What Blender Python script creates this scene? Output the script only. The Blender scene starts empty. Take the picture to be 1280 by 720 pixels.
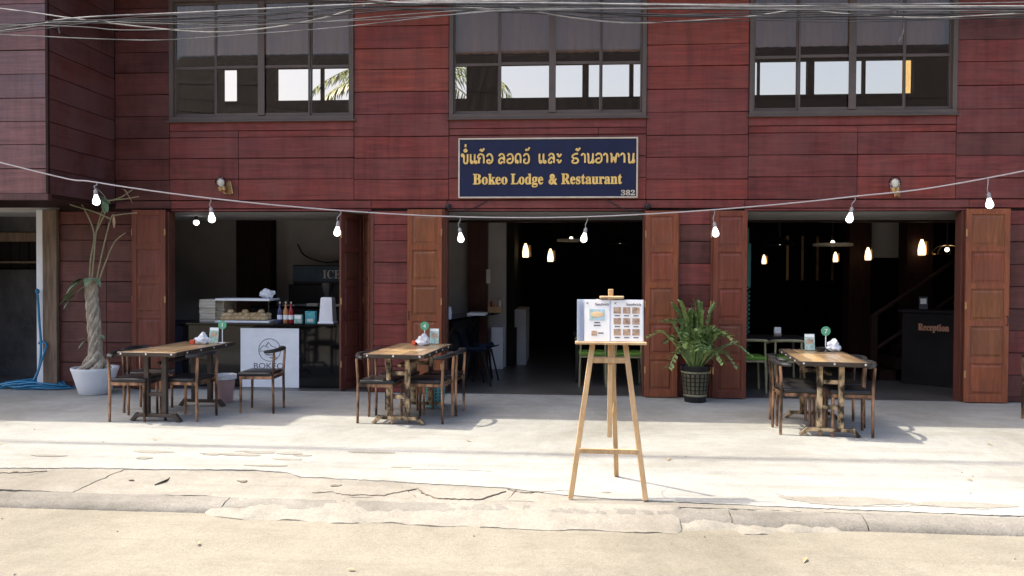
import bpy, bmesh, math, random
from mathutils import Vector, Matrix, Euler, noise
random.seed(7)
R = math.radians
scene = bpy.context.scene
COL = scene.collection

# ---------------------------------------------------------------- camera, sky, sun, exposure
yaw, pitch, roll = R(4.1), R(1.0), R(0.28)
fwd = Vector((-math.sin(yaw)*math.cos(pitch), math.cos(yaw)*math.cos(pitch), -math.sin(pitch)))
r0 = Vector((math.cos(yaw), math.sin(yaw), 0)); u0 = r0.cross(fwd)
rt = r0*math.cos(roll) + u0*math.sin(roll); up = -r0*math.sin(roll) + u0*math.cos(roll)
cam_d = bpy.data.cameras.new('camera'); cam = bpy.data.objects.new('camera', cam_d); COL.objects.link(cam)
cam.matrix_world = Matrix(((rt.x, up.x, -fwd.x, 0), (rt.y, up.y, -fwd.y, -10), (rt.z, up.z, -fwd.z, 1.58), (0, 0, 0, 1)))
cam_d.sensor_width = 36; cam_d.lens = 950/1280*36; cam_d.clip_end = 2000; cam_d.clip_start = 0.05
scene.camera = cam

SUN = Vector((-0.65, 0.06, 1.0)).normalized()          # towards the sun
elev = math.asin(SUN.z); azim = math.atan2(SUN.x, SUN.y)
w = bpy.data.worlds.new('World'); scene.world = w; w.use_nodes = True
nt = w.node_tree
sky = nt.nodes.new('ShaderNodeTexSky'); sky.sky_type = 'NISHITA'; sky.sun_disc = False
sky.sun_elevation = elev; sky.sun_rotation = azim
sky.air_density = 1.0; sky.dust_density = 5.0; sky.ozone_density = 1.0
nt.links.new(sky.outputs[0], nt.nodes['Background'].inputs[0]); nt.nodes['Background'].inputs[1].default_value = 0.15
sl = bpy.data.lights.new('sun', 'SUN'); sl.energy = 2.0; sl.angle = R(0.5); sl.color = (1, 0.93, 0.76)
so = bpy.data.objects.new('sun', sl); COL.objects.link(so); so.rotation_euler = (-SUN).to_track_quat('-Z', 'Y').to_euler(); so.location = (-8, 3, 12)
scene.view_settings.view_transform = 'Standard'; scene.view_settings.look = 'None'
scene.view_settings.exposure = 1.8; scene.view_settings.gamma = 1

# ---------------------------------------------------------------- materials
MATS = {}
def base(name):
    m = bpy.data.materials.new(name); m.use_nodes = True; MATS[name] = m
    return m, m.node_tree, m.node_tree.nodes['Principled BSDF']
def N(t, kind, **kw):
    n = t.nodes.new(kind)
    for k, v in kw.items():
        if k[0] == 'i' and k[1:].isdigit(): n.inputs[int(k[1:])].default_value = v
        else: setattr(n, k, v)
    return n
def ramp(t, fac, stops):
    r = t.nodes.new('ShaderNodeValToRGB'); t.links.new(fac, r.inputs[0])
    el = r.color_ramp.elements
    while len(el) < len(stops): el.new(0.5)
    for e, (p, c) in zip(el, stops):
        e.position = p; e.color = (*c, 1) if len(c) == 3 else c
    return r.outputs[0]
def mixc(t, fac, a, b, mode='MIX'):
    n = t.nodes.new('ShaderNodeMix'); n.data_type = 'RGBA'; n.blend_type = mode
    for i, v in ((0, fac), (6, a), (7, b)):
        if isinstance(v, (int, float)): n.inputs[i].default_value = v
        elif isinstance(v, tuple): n.inputs[i].default_value = (*v, 1)
        else: t.links.new(v, n.inputs[i])
    return n.outputs[2]
def coord(t, scale=(1, 1, 1), rand=True, kind='Object'):
    tc = N(t, 'ShaderNodeTexCoord'); mp = N(t, 'ShaderNodeMapping'); mp.inputs['Scale'].default_value = scale
    t.links.new(tc.outputs[kind], mp.inputs[0])
    if rand:
        oi = N(t, 'ShaderNodeObjectInfo'); mul = N(t, 'ShaderNodeVectorMath', operation='SCALE'); mul.inputs[0].default_value = (37, 91, 53)
        t.links.new(oi.outputs['Random'], mul.inputs['Scale']); t.links.new(mul.outputs[0], mp.inputs['Location'])
    return mp.outputs[0]
def nz(t, vec, scale, detail=4, rough=0.6, dist=0):
    n = N(t, 'ShaderNodeTexNoise'); n.inputs['Scale'].default_value = scale; n.inputs['Detail'].default_value = detail
    n.inputs['Roughness'].default_value = rough; n.inputs['Distortion'].default_value = dist
    if vec is not None: t.links.new(vec, n.inputs['Vector'])
    return n.outputs[0]
def bump(t, b, h, strength, dist=0.01):
    n = N(t, 'ShaderNodeBump'); n.inputs['Strength'].default_value = strength; n.inputs['Distance'].default_value = dist
    t.links.new(h, n.inputs['Height']); t.links.new(n.outputs[0], b.inputs['Normal'])
def mat(name, c1, c2=None, rough=0.5, metal=0.0, scale=6, stretch=(1, 1, 1), bmp=0.0, lo=0.35, hi=0.65, detail=4, coat=0, rand=True, trans=0, spec=0.4):
    m, t, b = base(name)
    c2 = c2 or tuple(x*0.8 for x in c1)
    v = coord(t, stretch, rand); n = nz(t, v, scale, detail)
    t.links.new(ramp(t, n, [(lo, c2), (hi, c1)]), b.inputs['Base Color'])
    b.inputs['Roughness'].default_value = rough; b.inputs['Metallic'].default_value = metal
    b.inputs['Coat Weight'].default_value = coat; b.inputs['Specular IOR Level'].default_value = spec
    b.inputs['Transmission Weight'].default_value = trans
    if bmp: bump(t, b, n, bmp)
    return m
def emit(name, c, s):
    m, t, b = base(name); b.inputs['Base Color'].default_value = (*c, 1)
    b.inputs['Emission Color'].default_value = (*c, 1); b.inputs['Emission Strength'].default_value = s
    return m
def wood(name, stretch, rough=0.5, faded=(0.16, 0.11, 0.12), fade=0.55, grain=0.35, fixed=None):
    """stained timber: the stain of each board comes from the object's own colour"""
    m, t, b = base(name)
    v = coord(t, stretch)
    g = nz(t, v, 3.0, 8, 0.65, 1.2); g2 = nz(t, v, 14.0, 4, 0.7)
    big = nz(t, coord(t, (0.8, 0.8, 0.8)), 2.2, 5, 0.65)
    if fixed: src = N(t, 'ShaderNodeRGB'); src.outputs[0].default_value = (*fixed, 1); col = src.outputs[0]
    else: oi = N(t, 'ShaderNodeObjectInfo'); col = oi.outputs['Color']
    k = ramp(t, g, [(0.25, (1-grain,)*3), (0.75, (1+grain*0.45,)*3)])
    c = mixc(t, 1.0, col, k, 'MULTIPLY')
    k2 = ramp(t, g2, [(0.3, (0.75,)*3), (0.6, (1.06,)*3)])
    c = mixc(t, 0.7, c, k2, 'MULTIPLY')
    drip = nz(t, coord(t, (5, 5, 0.45), False), 2.0, 5, 0.65)
    c = mixc(t, 0.8, c, ramp(t, drip, [(0.32, (0.62, 0.60, 0.60)), (0.55, (1, 1, 1)), (0.75, (1.18, 1.14, 1.12))]), 'MULTIPLY')
    f = ramp(t, big, [(0.36, (0, 0, 0)), (0.72, (fade,)*3)])
    c = mixc(t, f, c, faded)
    t.links.new(c, b.inputs['Base Color'])
    b.inputs['Roughness'].default_value = rough
    b.inputs['Specular IOR Level'].default_value = 0.3
    bump(t, b, g, 0.25, 0.004)
    return m

PLANK = wood('plank_wood', (0.4, 3, 7), 0.5, (0.215, 0.085, 0.072), 0.42, 0.6)
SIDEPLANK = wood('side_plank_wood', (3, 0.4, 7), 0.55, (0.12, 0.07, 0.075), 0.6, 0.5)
DOORW = wood('door_wood', (5, 5, 0.6), 0.42, (0.13, 0.055, 0.04), 0.5, 0.4)
PALEC = mat('pale_ceiling_board', (0.52, 0.47, 0.43), (0.45, 0.40, 0.37), 0.8, scale=2, rand=False)
DARKW = mat('dark_wood', (0.030, 0.011, 0.009), (0.016, 0.006, 0.0055), 0.6, scale=5, stretch=(6, 6, 0.6), spec=0.15)
EASELW = wood('easel_wood', (9, 9, 0.8), 0.5, (0.66, 0.50, 0.32), 0.5, 0.35, (0.52, 0.335, 0.165))
POSTW = mat('raw_post_wood', (0.22, 0.15, 0.10), (0.12, 0.08, 0.055), 0.8, scale=4, stretch=(8, 8, 0.6), bmp=0.2)
ALU = mat('window_metal', (0.115, 0.085, 0.072), (0.085, 0.065, 0.055), 0.5, 0.1, scale=3)
BLACK = mat('black_plastic', (0.012, 0.012, 0.013), (0.008, 0.008, 0.009), 0.35)
LACQ = mat('black_lacquer', (0.006, 0.006, 0.007), (0.004, 0.004, 0.004), 0.06, scale=3, bmp=0.03, coat=0.0, rand=False)
LEATHER = mat('black_leather', (0.022, 0.021, 0.023), (0.013, 0.013, 0.014), 0.33, scale=60, bmp=0.15)
WHITE = mat('white_plastic', (0.75, 0.76, 0.78), (0.68, 0.69, 0.72), 0.4, scale=5)
PAPER = mat('white_paper', (0.80, 0.80, 0.79), (0.74, 0.74, 0.74), 0.7, scale=5)
GREYWALL = mat('grey_plaster', (0.46, 0.445, 0.44), (0.38, 0.37, 0.365), 0.85, scale=2.2, bmp=0.05, rand=False)
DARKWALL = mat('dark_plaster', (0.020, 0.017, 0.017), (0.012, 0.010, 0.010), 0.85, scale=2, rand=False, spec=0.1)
COPPER = mat('worn_copper_metal', (0.48, 0.28, 0.18), (0.05, 0.034, 0.027), 0.42, 0.75, scale=9, stretch=(1, 1, 0.35), lo=0.40, hi=0.66, bmp=0.1)
GOLDB = mat('worn_brass_metal', (0.56, 0.42, 0.26), (0.04, 0.03, 0.024), 0.45, 0.6, scale=13, stretch=(1, 1, 0.6), lo=0.42, hi=0.62, bmp=0.1)
BROWNM = mat('brown_metal', (0.075, 0.058, 0.05), (0.05, 0.04, 0.034), 0.45, 0.5, scale=8)
STUD = mat('steel_stud', (0.6, 0.58, 0.54), None, 0.3, 0.9)
NAVY = mat('navy_paint', (0.004, 0.009, 0.048), (0.003, 0.006, 0.034), 0.6, scale=4)
GOLD = mat('gold_lettering', (0.88, 0.60, 0.20), (0.74, 0.47, 0.13), 0.4, scale=20)
CREAMF = mat('cream_edging', (0.60, 0.53, 0.42), (0.48, 0.42, 0.33), 0.5, scale=9)
TEAL = mat('teal_paint', (0.03, 0.16, 0.155), (0.02, 0.12, 0.12), 0.5)
BLUE = mat('blue_shell_plastic', (0.04, 0.06, 0.10), (0.03, 0.048, 0.08), 0.45)
HOSE = mat('blue_hose', (0.02, 0.20, 0.36), (0.015, 0.15, 0.29), 0.4, scale=9)
GREEN = mat('green_cushion', (0.13, 0.26, 0.03), (0.10, 0.20, 0.025), 0.7)
LEAF = mat('glossy_leaf', (0.24, 0.34, 0.13), (0.11, 0.19, 0.065), 0.3, scale=14)
LEAF2 = mat('young_leaf', (0.36, 0.44, 0.16), (0.18, 0.27, 0.08), 0.3, scale=14)
PALELEAF = mat('pale_leaf', (0.24, 0.30, 0.17), (0.13, 0.20, 0.10), 0.5, scale=14)
DRYLEAF = mat('dry_leaf', (0.42, 0.29, 0.16), (0.30, 0.20, 0.10), 0.7, scale=14)
STEM = mat('pale_stem', (0.30, 0.26, 0.15), (0.20, 0.19, 0.10), 0.6, scale=14)
TRUNK = mat('braided_bark', (0.46, 0.39, 0.30), (0.20, 0.165, 0.12), 0.85, scale=22, stretch=(1, 1, 0.5), bmp=0.6)
BREAD = mat('bread_crust', (0.78, 0.60, 0.38), (0.60, 0.40, 0.20), 0.65, scale=12)
KRAFT = mat('pale_carton', (0.62, 0.57, 0.47), (0.54, 0.49, 0.40), 0.75)
PINK = mat('dusty_pink_plastic', (0.42, 0.27, 0.255), (0.37, 0.24, 0.23), 0.5)
AQUA = mat('aqua_plastic', (0.16, 0.46, 0.50), (0.12, 0.38, 0.42), 0.4)
SOIL = mat('dark_soil', (0.075, 0.06, 0.045), (0.04, 0.03, 0.022), 0.95, scale=30, bmp=0.3, rand=False)
WIREL = mat('pale_cable', (0.17, 0.168, 0.17), (0.06, 0.06, 0.062), 0.85, scale=4, spec=0.08)
SOCK = mat('grey_socket', (0.34, 0.32, 0.32), (0.24, 0.23, 0.23), 0.4)
WIREW = mat('white_cable', (0.36, 0.35, 0.345), (0.16, 0.155, 0.155), 0.85, scale=4, spec=0.08)
WIRED = mat('dark_cable', (0.045, 0.046, 0.05), (0.024, 0.024, 0.028), 0.85, scale=4, spec=0.08)
CORD = mat('light_cord', (0.52, 0.46, 0.45), (0.45, 0.40, 0.39), 0.5)
BRASS = mat('polished_brass', (0.55, 0.36, 0.17), (0.45, 0.28, 0.12), 0.32, 0.7)
YELLOWP = mat('yellow_render', (0.42, 0.34, 0.15), (0.36, 0.29, 0.12), 0.8)
ROOFM = mat('metal_roofing', (0.085, 0.07, 0.065), (0.055, 0.047, 0.043), 0.7)
TILE = mat('interior_tile', (0.085, 0.078, 0.074), (0.055, 0.05, 0.048), 0.35, scale=1.5, rand=False)
ORANGE = mat('orange_plastic', (0.65, 0.10, 0.04), None, 0.5)
SIGNGREEN = mat('green_disc', (0.10, 0.36, 0.20), (0.09, 0.32, 0.18), 0.5)
PRINTB = mat('printed_blue', (0.45, 0.60, 0.72), (0.30, 0.45, 0.35), 0.6, scale=25)
PRINTF = mat('printed_food', (0.55, 0.38, 0.26), (0.22, 0.16, 0.12), 0.6, scale=40)
PRINTG = mat('printed_menu', (0.50, 0.60, 0.52), (0.18, 0.34, 0.30), 0.5, scale=22)
INK = mat('grey_ink', (0.10, 0.10, 0.12), None, 0.6)
BLUEPAGE = mat('bluish_page', (0.66, 0.71, 0.84), (0.60, 0.66, 0.80), 0.5, scale=3)
TEALBOX = mat('teal_carton', (0.03, 0.25, 0.33), (0.10, 0.36, 0.36), 0.5, scale=20)
REDGL = mat('red_liquid_glass', (0.30, 0.02, 0.02), (0.25, 0.015, 0.015), 0.12)
VIOGL = mat('violet_liquid_glass', (0.045, 0.05, 0.11), (0.03, 0.03, 0.08), 0.12)
PEAGL = mat('peach_liquid_glass', (0.50, 0.22, 0.08), (0.40, 0.16, 0.06), 0.12)
BULB = emit('lit_bulb', (1.0, 0.97, 0.93), 1.7)
FROST = mat('frosted_bulb_glass', (0.82, 0.76, 0.64), None, 0.25)
SHADE = emit('lit_shade', (1.0, 0.72, 0.38), 0.9)
SPOT = emit('lit_spot', (1.0, 0.88, 0.68), 1.6)

def concrete(name, ca, cb, stain, bs=0.25, agg=0.0, speck=None):
    m, t, b = base(name)
    v = coord(t, (1, 1, 1), False)
    n1 = nz(t, v, 0.9, 8, 0.62); n2 = nz(t, v, 45, 3, 0.6); n3 = nz(t, v, 0.35, 6, 0.7, 0.5); n4 = nz(t, v, 160, 2, 0.5)
    c = ramp(t, n1, [(0.3, cb), (0.68, ca)])
    c = mixc(t, ramp(t, n3, [(0.46, (0, 0, 0)), (0.64, (0.85,)*3)]), c, stain)
    n6 = nz(t, v, 7, 6, 0.7); c = mixc(t, 0.6, c, ramp(t, n6, [(0.3, (0.80,)*3), (0.6, (1.06,)*3)]), 'MULTIPLY')
    sv = coord(t, (0.35, 3.2, 1), False); n5 = nz(t, sv, 1.3, 6, 0.6)
    c = mixc(t, ramp(t, n5, [(0.52, (0, 0, 0)), (0.68, (0.55,)*3)]), c, stain)
    c = mixc(t, 0.55, c, ramp(t, n2, [(0.3, (0.78,)*3), (0.62, (1.08,)*3)]), 'MULTIPLY')
    if agg: c = mixc(t, agg, c, ramp(t, n4, [(0.32, (0.55,)*3), (0.62, (1.15,)*3)]), 'MULTIPLY')
    t.links.new(c, b.inputs['Base Color']); b.inputs['Roughness'].default_value = 0.9; b.inputs['Specular IOR Level'].default_value = 0.25
    s = N(t, 'ShaderNodeMath', operation='ADD'); t.links.new(n1, s.inputs[0])
    s2 = N(t, 'ShaderNodeMath', operation='MULTIPLY', i1=0.25); t.links.new(n2, s2.inputs[0]); t.links.new(s2.outputs[0], s.inputs[1])
    bump(t, b, s.outputs[0], bs, 0.03)
    return m
PITC = mat('pit_dirt', (0.20, 0.175, 0.14), (0.085, 0.07, 0.055), 0.95, scale=16, bmp=0.3, rand=False)
CONC = concrete('pavement_concrete', (0.312, 0.31, 0.290), (0.258, 0.256, 0.238), (0.196, 0.188, 0.164), 0.22)
STRIPC = concrete('old_concrete', (0.272, 0.254, 0.22), (0.215, 0.20, 0.17), (0.16, 0.145, 0.12), 0.45, 0.3)
KERBC = concrete('kerb_concrete', (0.245, 0.23, 0.205), (0.18, 0.168, 0.147), (0.115, 0.105, 0.09), 0.6, 0.5)
RAMPC = concrete('ramp_concrete', (0.29, 0.27, 0.232), (0.225, 0.21, 0.178), (0.175, 0.16, 0.132), 0.5, 0.35)
ROADC = concrete('dusty_road', (0.25, 0.228, 0.184), (0.205, 0.186, 0.149), (0.155, 0.139, 0.109), 0.3, 0.55)
ALLEY = concrete('alley_render', (0.11, 0.105, 0.105), (0.045, 0.044, 0.046), (0.025, 0.025, 0.027), 1.0)

def glass(name, tint, rough, mixf):
    m = bpy.data.materials.new(name); m.use_nodes = True; t = m.node_tree; t.nodes.clear()
    o = N(t, 'ShaderNodeOutputMaterial'); mx = N(t, 'ShaderNodeMixShader'); tr = N(t, 'ShaderNodeBsdfTransparent'); gl = N(t, 'ShaderNodeBsdfGlossy')
    tr.inputs[0].default_value = (*tint, 1); gl.inputs['Roughness'].default_value = rough; gl.inputs['Color'].default_value = (1, 1, 1, 1)
    fr = N(t, 'ShaderNodeFresnel'); fr.inputs[0].default_value = mixf
    t.links.new(fr.outputs[0], mx.inputs[0]); t.links.new(tr.outputs[0], mx.inputs[1]); t.links.new(gl.outputs[0], mx.inputs[2]); t.links.new(mx.outputs[0], o.inputs[0])
    MATS[name] = m; return m
GLASS = glass('window_glass', (0.80, 0.72, 0.645), 0.02, 1.42)
CLEAR = glass('clear_acrylic', (0.95, 0.96, 0.96), 0.05, 1.22)
BAG = mat('thin_plastic_bag', (0.72, 0.73, 0.75), (0.55, 0.57, 0.60), 0.35, scale=25, bmp=0.6)

# table boards: weathered timber with pale and dark pieces
def boardmat():
    m, t, b = base('table_board')
    v = coord(t, (7, 0.8, 1)); g = nz(t, v, 3, 7, 0.65, 0.8); oi = N(t, 'ShaderNodeObjectInfo')
    c = ramp(t, oi.outputs['Random'], [(0.0, (0.34, 0.22, 0.11)), (0.35, (0.20, 0.13, 0.075)), (0.65, (0.46, 0.31, 0.15)), (1.0, (0.27, 0.20, 0.13))])
    c = mixc(t, 1.0, c, ramp(t, g, [(0.3, (0.55,)*3), (0.7, (1.15,)*3)]), 'MULTIPLY')
    t.links.new(c, b.inputs['Base Color']); b.inputs['Roughness'].default_value = 0.38; b.inputs['Coat Weight'].default_value = 0.25
    return m
BOARD = boardmat()

# ---------------------------------------------------------------- mesh helpers
def box(bm, x0, x1, y0, y1, z0, z1, bev=0.0, seg=1, M=None):
    r = bmesh.ops.create_cube(bm, size=1)
    vs = r['verts']
    for v in vs:
        v.co = Vector(((x0+x1)/2 + v.co.x*(x1-x0), (y0+y1)/2 + v.co.y*(y1-y0), (z0+z1)/2 + v.co.z*(z1-z0)))
    es = list({e for v in vs for e in v.link_edges})
    if bev:
        g = bmesh.ops.bevel(bm, geom=es, offset=bev, segments=seg, affect='EDGES', profile=0.5)
        vs = list({v for f in g['faces'] for v in f.verts} | {v for v in vs if v.is_valid})
    if M: bmesh.ops.transform(bm, matrix=M, verts=[v for v in vs if v.is_valid])
    return bm
def smoothpath(pts, n=5):
    pts = [Vector(p) for p in pts]
    if len(pts) < 3: return pts
    P = [2*pts[0]-pts[1]] + pts + [2*pts[-1]-pts[-2]]; out = []
    for i in range(1, len(P)-2):
        a, b, c, d = P[i-1:i+3]
        for k in range(n):
            t = k/n
            out.append(0.5*((2*b) + (c-a)*t + (2*a-5*b+4*c-d)*t*t + (3*b-a-3*c+d)*t*t*t))
    out.append(pts[-1]); return out
def tube(bm, pts, r, n=8, caps=True, flat=(1, 1)):
    pts = [Vector(p) for p in pts]; L = len(pts)
    rs = r if isinstance(r, (list, tuple)) else [r]*L
    if len(rs) != L: rs = [rs[0] + (rs[-1]-rs[0])*i/(L-1) for i in range(L)]
    prev = None; rings = []
    for i, p in enumerate(pts):
        d = (pts[min(i+1, L-1)] - pts[max(i-1, 0)]).normalized()
        if prev is None:
            a = Vector((0, 0, 1)) if abs(d.z) < 0.9 else Vector((1, 0, 0)); x = d.cross(a).normalized()
        else:
            x = (prev - d*prev.dot(d)); x = x.normalized() if x.length > 1e-6 else d.orthogonal().normalized()
        y = d.cross(x); prev = x
        rings.append([bm.verts.new(p + (x*math.cos(2*math.pi*k/n)*flat[0] + y*math.sin(2*math.pi*k/n)*flat[1])*rs[i]) for k in range(n)])
    for a, b in zip(rings, rings[1:]):
        for k in range(n): bm.faces.new((a[k], a[(k+1) % n], b[(k+1) % n], b[k]))
    if caps: bm.faces.new(rings[0][::-1]); bm.faces.new(rings[-1])
    return bm
def lathe(bm, prof, n=20, c=(0, 0, 0), sx=1, sy=1, capt=True, capb=True):
    rings = [[bm.verts.new((c[0]+r*math.cos(2*math.pi*k/n)*sx, c[1]+r*math.sin(2*math.pi*k/n)*sy, c[2]+z)) for k in range(n)] for r, z in prof]
    for a, b in zip(rings, rings[1:]):
        for k in range(n): bm.faces.new((a[k], a[(k+1) % n], b[(k+1) % n], b[k]))
    if capb: bm.faces.new(rings[0][::-1])
    if capt: bm.faces.new(rings[-1])
    return bm
def prism(bm, poly, z0, z1):
    a = [bm.verts.new((x, y, z0)) for x, y in poly]; b = [bm.verts.new((x, y, z1)) for x, y in poly]
    f = bm.faces.new(b); bm.faces.new(a[::-1]); n = len(poly)
    for k in range(n): bm.faces.new((a[k], a[(k+1) % n], b[(k+1) % n], b[k]))
    return bm
def blob(bm, c, rx, ry, rz, sub=2, rough=0.0, seed=0):
    r = bmesh.ops.create_icosphere(bm, subdivisions=sub, radius=1)
    for v in r['verts']:
        k = 1 + rough*noise.noise(v.co*2.1 + Vector((seed*3.7, seed, 0)))
        v.co = Vector((c[0]+v.co.x*rx*k, c[1]+v.co.y*ry*k, c[2]+v.co.z*rz*k))
    return bm
def obj(name, bm, m, parent=None, smooth=False, loc=None, rotz=0, color=None):
    me = bpy.data.meshes.new(name); bmesh.ops.recalc_face_normals(bm, faces=bm.faces); bm.to_mesh(me); bm.free()
    me.materials.append(m)
    if smooth:
        me.polygons.foreach_set('use_smooth', [True]*len(me.polygons)); me.set_sharp_from_angle(angle=R(40))
    o = bpy.data.objects.new(name, me); COL.objects.link(o)
    if parent: o.parent = parent
    if loc: o.location = loc
    if rotz: o.rotation_euler.z = rotz
    if color: o.color = (*color, 1)
    return o
def B(): return bmesh.new()
def bx(name, m, parent, x0, x1, y0, y1, z0, z1, bev=0.0, color=None, seg=1):
    return obj(name, box(B(), x0, x1, y0, y1, z0, z1, bev, seg), m, parent, color=color)
def tag(o, label=None, cat=None, group=None, kind=None):
    if label: o['label'] = label
    if cat: o['category'] = cat
    if group: o['group'] = group
    if kind: o['kind'] = kind
    return o
def thing(name, label, cat, loc=(0, 0, 0), rotz=0, group=None):
    o = bpy.data.objects.new(name, None); COL.objects.link(o); o.location = loc; o.rotation_euler = (0, 0, rotz); o.empty_display_size = 0.1
    return tag(o, label, cat, group)
def kids(o): return KID.get(o.name, [])
def copy_tree(o, loc=None, rotz=None, label=None):
    def rec(s, par):
        c = s.copy(); COL.objects.link(c); c.parent = par
        for ch in list(s.children): rec(ch, c)
        return c
    c = rec(o, None)
    if loc is not None: c.location = loc
    if rotz is not None: c.rotation_euler.z = rotz
    if label: c['label'] = label
    return c
def link(o, src, parent, loc):
    c = src.copy(); COL.objects.link(c); c.parent = parent; c.location = loc; return c
def bold(s):
    out = ''
    for ch in s:
        if 'A' <= ch <= 'Z': out += chr(0x1D400+ord(ch)-65)
        elif 'a' <= ch <= 'z': out += chr(0x1D41A+ord(ch)-97)
        elif '0' <= ch <= '9': out += chr(0x1D7CE+ord(ch)-48)
        else: out += ch
    return out
def text(name, body, m, parent, loc, rot, size, width=None, ext=0.003, offset=0.0, align='CENTER'):
    c = bpy.data.curves.new(name, 'FONT'); c.body = body; c.size = size; c.extrude = ext; c.offset = offset; c.align_x = align; c.align_y = 'BOTTOM_BASELINE'
    c.resolution_u = 3
    t = bpy.data.objects.new(name, c); COL.objects.link(t)
    me = bpy.data.meshes.new_from_object(t.evaluated_get(bpy.context.evaluated_depsgraph_get()))
    bpy.data.objects.remove(t); bpy.data.curves.remove(c)
    me.materials.clear(); me.materials.append(m); me.name = name
    o = bpy.data.objects.new(name, me); COL.objects.link(o); o.parent = parent; o.location = loc; o.rotation_euler = rot
    if width:
        xs = [v.co.x for v in me.vertices]; s = width/(max(xs)-min(xs))
        for v in me.vertices: v.co.x *= s
    return o
FRONT = (R(90), 0, 0)      # text upright, facing the street

# ---------------------------------------------------------------- the ground
tag(obj('ground', box(B(), -300, 300, -300, 300, -0.5, -0.12), ROADC), kind='structure')
# road: gently uneven sheet
bm = B(); nx, ny = 120, 60
g = [[bm.verts.new((-30+60*i/nx, -24+19.75*j/ny, -0.064+0.006*noise.noise(Vector((i*0.7, j*0.9, 3))))) for i in range(nx+1)] for j in range(ny+1)]
for j in range(ny):
    for i in range(nx): bm.faces.new((g[j][i], g[j][i+1], g[j+1][i+1], g[j+1][i]))
tag(obj('road', bm, ROADC, smooth=True), kind='structure')

pav = obj('pavement', box(B(), -30, 30, -4.95, 0.0, -0.11, -0.035), SOIL); tag(pav, kind='structure')
def jag(pts, amp=0.012, step=0.035, seed=0):
    out = []; rnd = random.Random(seed)
    for a, b in zip(pts, pts[1:]):
        a = Vector(a); b = Vector(b); d = (b-a); n = max(1, int(d.length/step)); nn = Vector((-d.y, d.x)).normalized()
        for k in range(n):
            p = a + d*k/n
            if k: p = p + nn*rnd.uniform(-amp, amp)
            out.append((p.x, p.y))
    out.append(tuple(pts[-1])); return out
# front edge of the big slab, then cracked strip slabs, then the kerb line
edgeA = jag([(-14, -4.25), (-4.55, -4.2), (-3.9, -4.145), (-3.2, -4.12), (-2.5, -4.07), (-2.2, -4.13), (-2.05, -4.25), (-1.5, -4.29), (-0.9, -4.36), (-0.45, -4.40), (-0.1, -4.52), (0.35, -4.62), (0.9, -4.66), (1.5, -4.70), (2.2, -4.74), (3.2, -4.77), (14, -4.8)], 0.009, 0.035, 1)
kerbL = jag([(-14, -4.74), (-4.1, -4.76), (-3.3, -4.80), (-2.6, -4.77), (-2.0, -4.76), (-1.4, -4.72), (-0.8, -4.75), (-0.35, -4.71), (0.1, -4.74), (0.9, -4.75), (1.9, -4.80), (3.2, -4.84), (14, -4.85)], 0.007, 0.035, 2)
def y_at(line, x):
    for (x0, y0), (x1, y1) in zip(line, line[1:]):
        if x0 <= x <= x1: return y0 + (y1-y0)*(x-x0)/max(1e-6, x1-x0)
    return line[-1][1]
def gapw(x, y, s=0.0): return max(0.0004, 0.004 + 0.014*noise.noise(Vector((x*1.7, y*1.7, 9+s))) + 0.008*noise.noise(Vector((x*9, y*9, 4+s))))
main = [(p[0], p[1]+gapw(p[0], p[1])) for p in edgeA]
obj('slab', prism(B(), [(14, 0.0), (-14, 0.0)] + main, -0.10, 0.0), CONC, pav)
cuts = [(-14, -14), (-4.42, -4.05), (-3.55, -3.55), (-2.25, -2.05), (-1.02, -1.30), (-0.42, -0.36), (1.15, 1.10), (2.55, 2.5), (14, 14)]
for i in range(len(cuts)-1):
    (b0, t0), (b1, t1) = cuts[i], cuts[i+1]
    g_ = 0.003
    lo = [p for p in kerbL if b0+0.03 < p[0] < b1-0.03]; hi = [p for p in edgeA if t0+0.03 < p[0] < t1-0.03]
    L = jag([(t0, y_at(edgeA, t0)), (b0, y_at(kerbL, b0))], 0.010, 0.06, 20+i); Rr = jag([(b1, y_at(kerbL, b1)), (t1, y_at(edgeA, t1))], 0.010, 0.06, 21+i)
    if i > 0: Lp = jag([(t0, y_at(edgeA, t0)), (b0, y_at(kerbL, b0))], 0.010, 0.06, 20+i)
    Rr = [(p[0], p[1]) for p in jag([(t1, y_at(edgeA, t1)), (b1, y_at(kerbL, b1))], 0.010, 0.06, 21+i)][::-1]
    poly = [(p[0]+gapw(p[0], p[1], 3), min(p[1], y_at(edgeA, p[0])-g_)) for p in L] + [(p[0], p[1]+g_*0.8) for p in lo] + [(p[0]-gapw(p[0], p[1], 5)*0.6, p[1]) for p in Rr] + [(p[0], p[1]-gapw(p[0], p[1], 7)*0.8) for p in hi[::-1]]
    obj('slab', prism(B(), poly, -0.10, -0.003-0.006*random.random()), STRIPC, pav)
CR1 = [(-1.83, -4.66), (-1.69, -4.62), (-1.6, -4.69), (-1.29, -4.67), (-1.16, -4.55), (-1.08, -4.47)]
CR2 = [(-1.09, -4.47), (-1.02, -4.60), (-0.9, -4.71), (-0.72, -4.71), (-0.6, -4.71), (-0.52, -4.60), (-0.41, -4.47)]
CR3 = [(-3.06, -4.57), (-3.02, -4.45), (-3.055, -4.38), (-3.05, -4.30)]
CR4 = [(-0.42, -4.44), (-0.3, -4.52), (-0.12, -4.47), (0.06, -4.44)]
CR5 = [(-4.6, -4.38), (-4.3, -4.32), (-4.1, -4.25)]
CR6 = [(1.98, -4.66), (2.25, -4.62), (2.6, -4.60), (2.9, -4.66)]
CR7 = [(1.52, -4.38), (1.58, -4.46), (1.66, -4.5)]
CR8 = [(-1.25, -3.95), (-0.9, -3.92), (-0.55, -3.95)]
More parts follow.
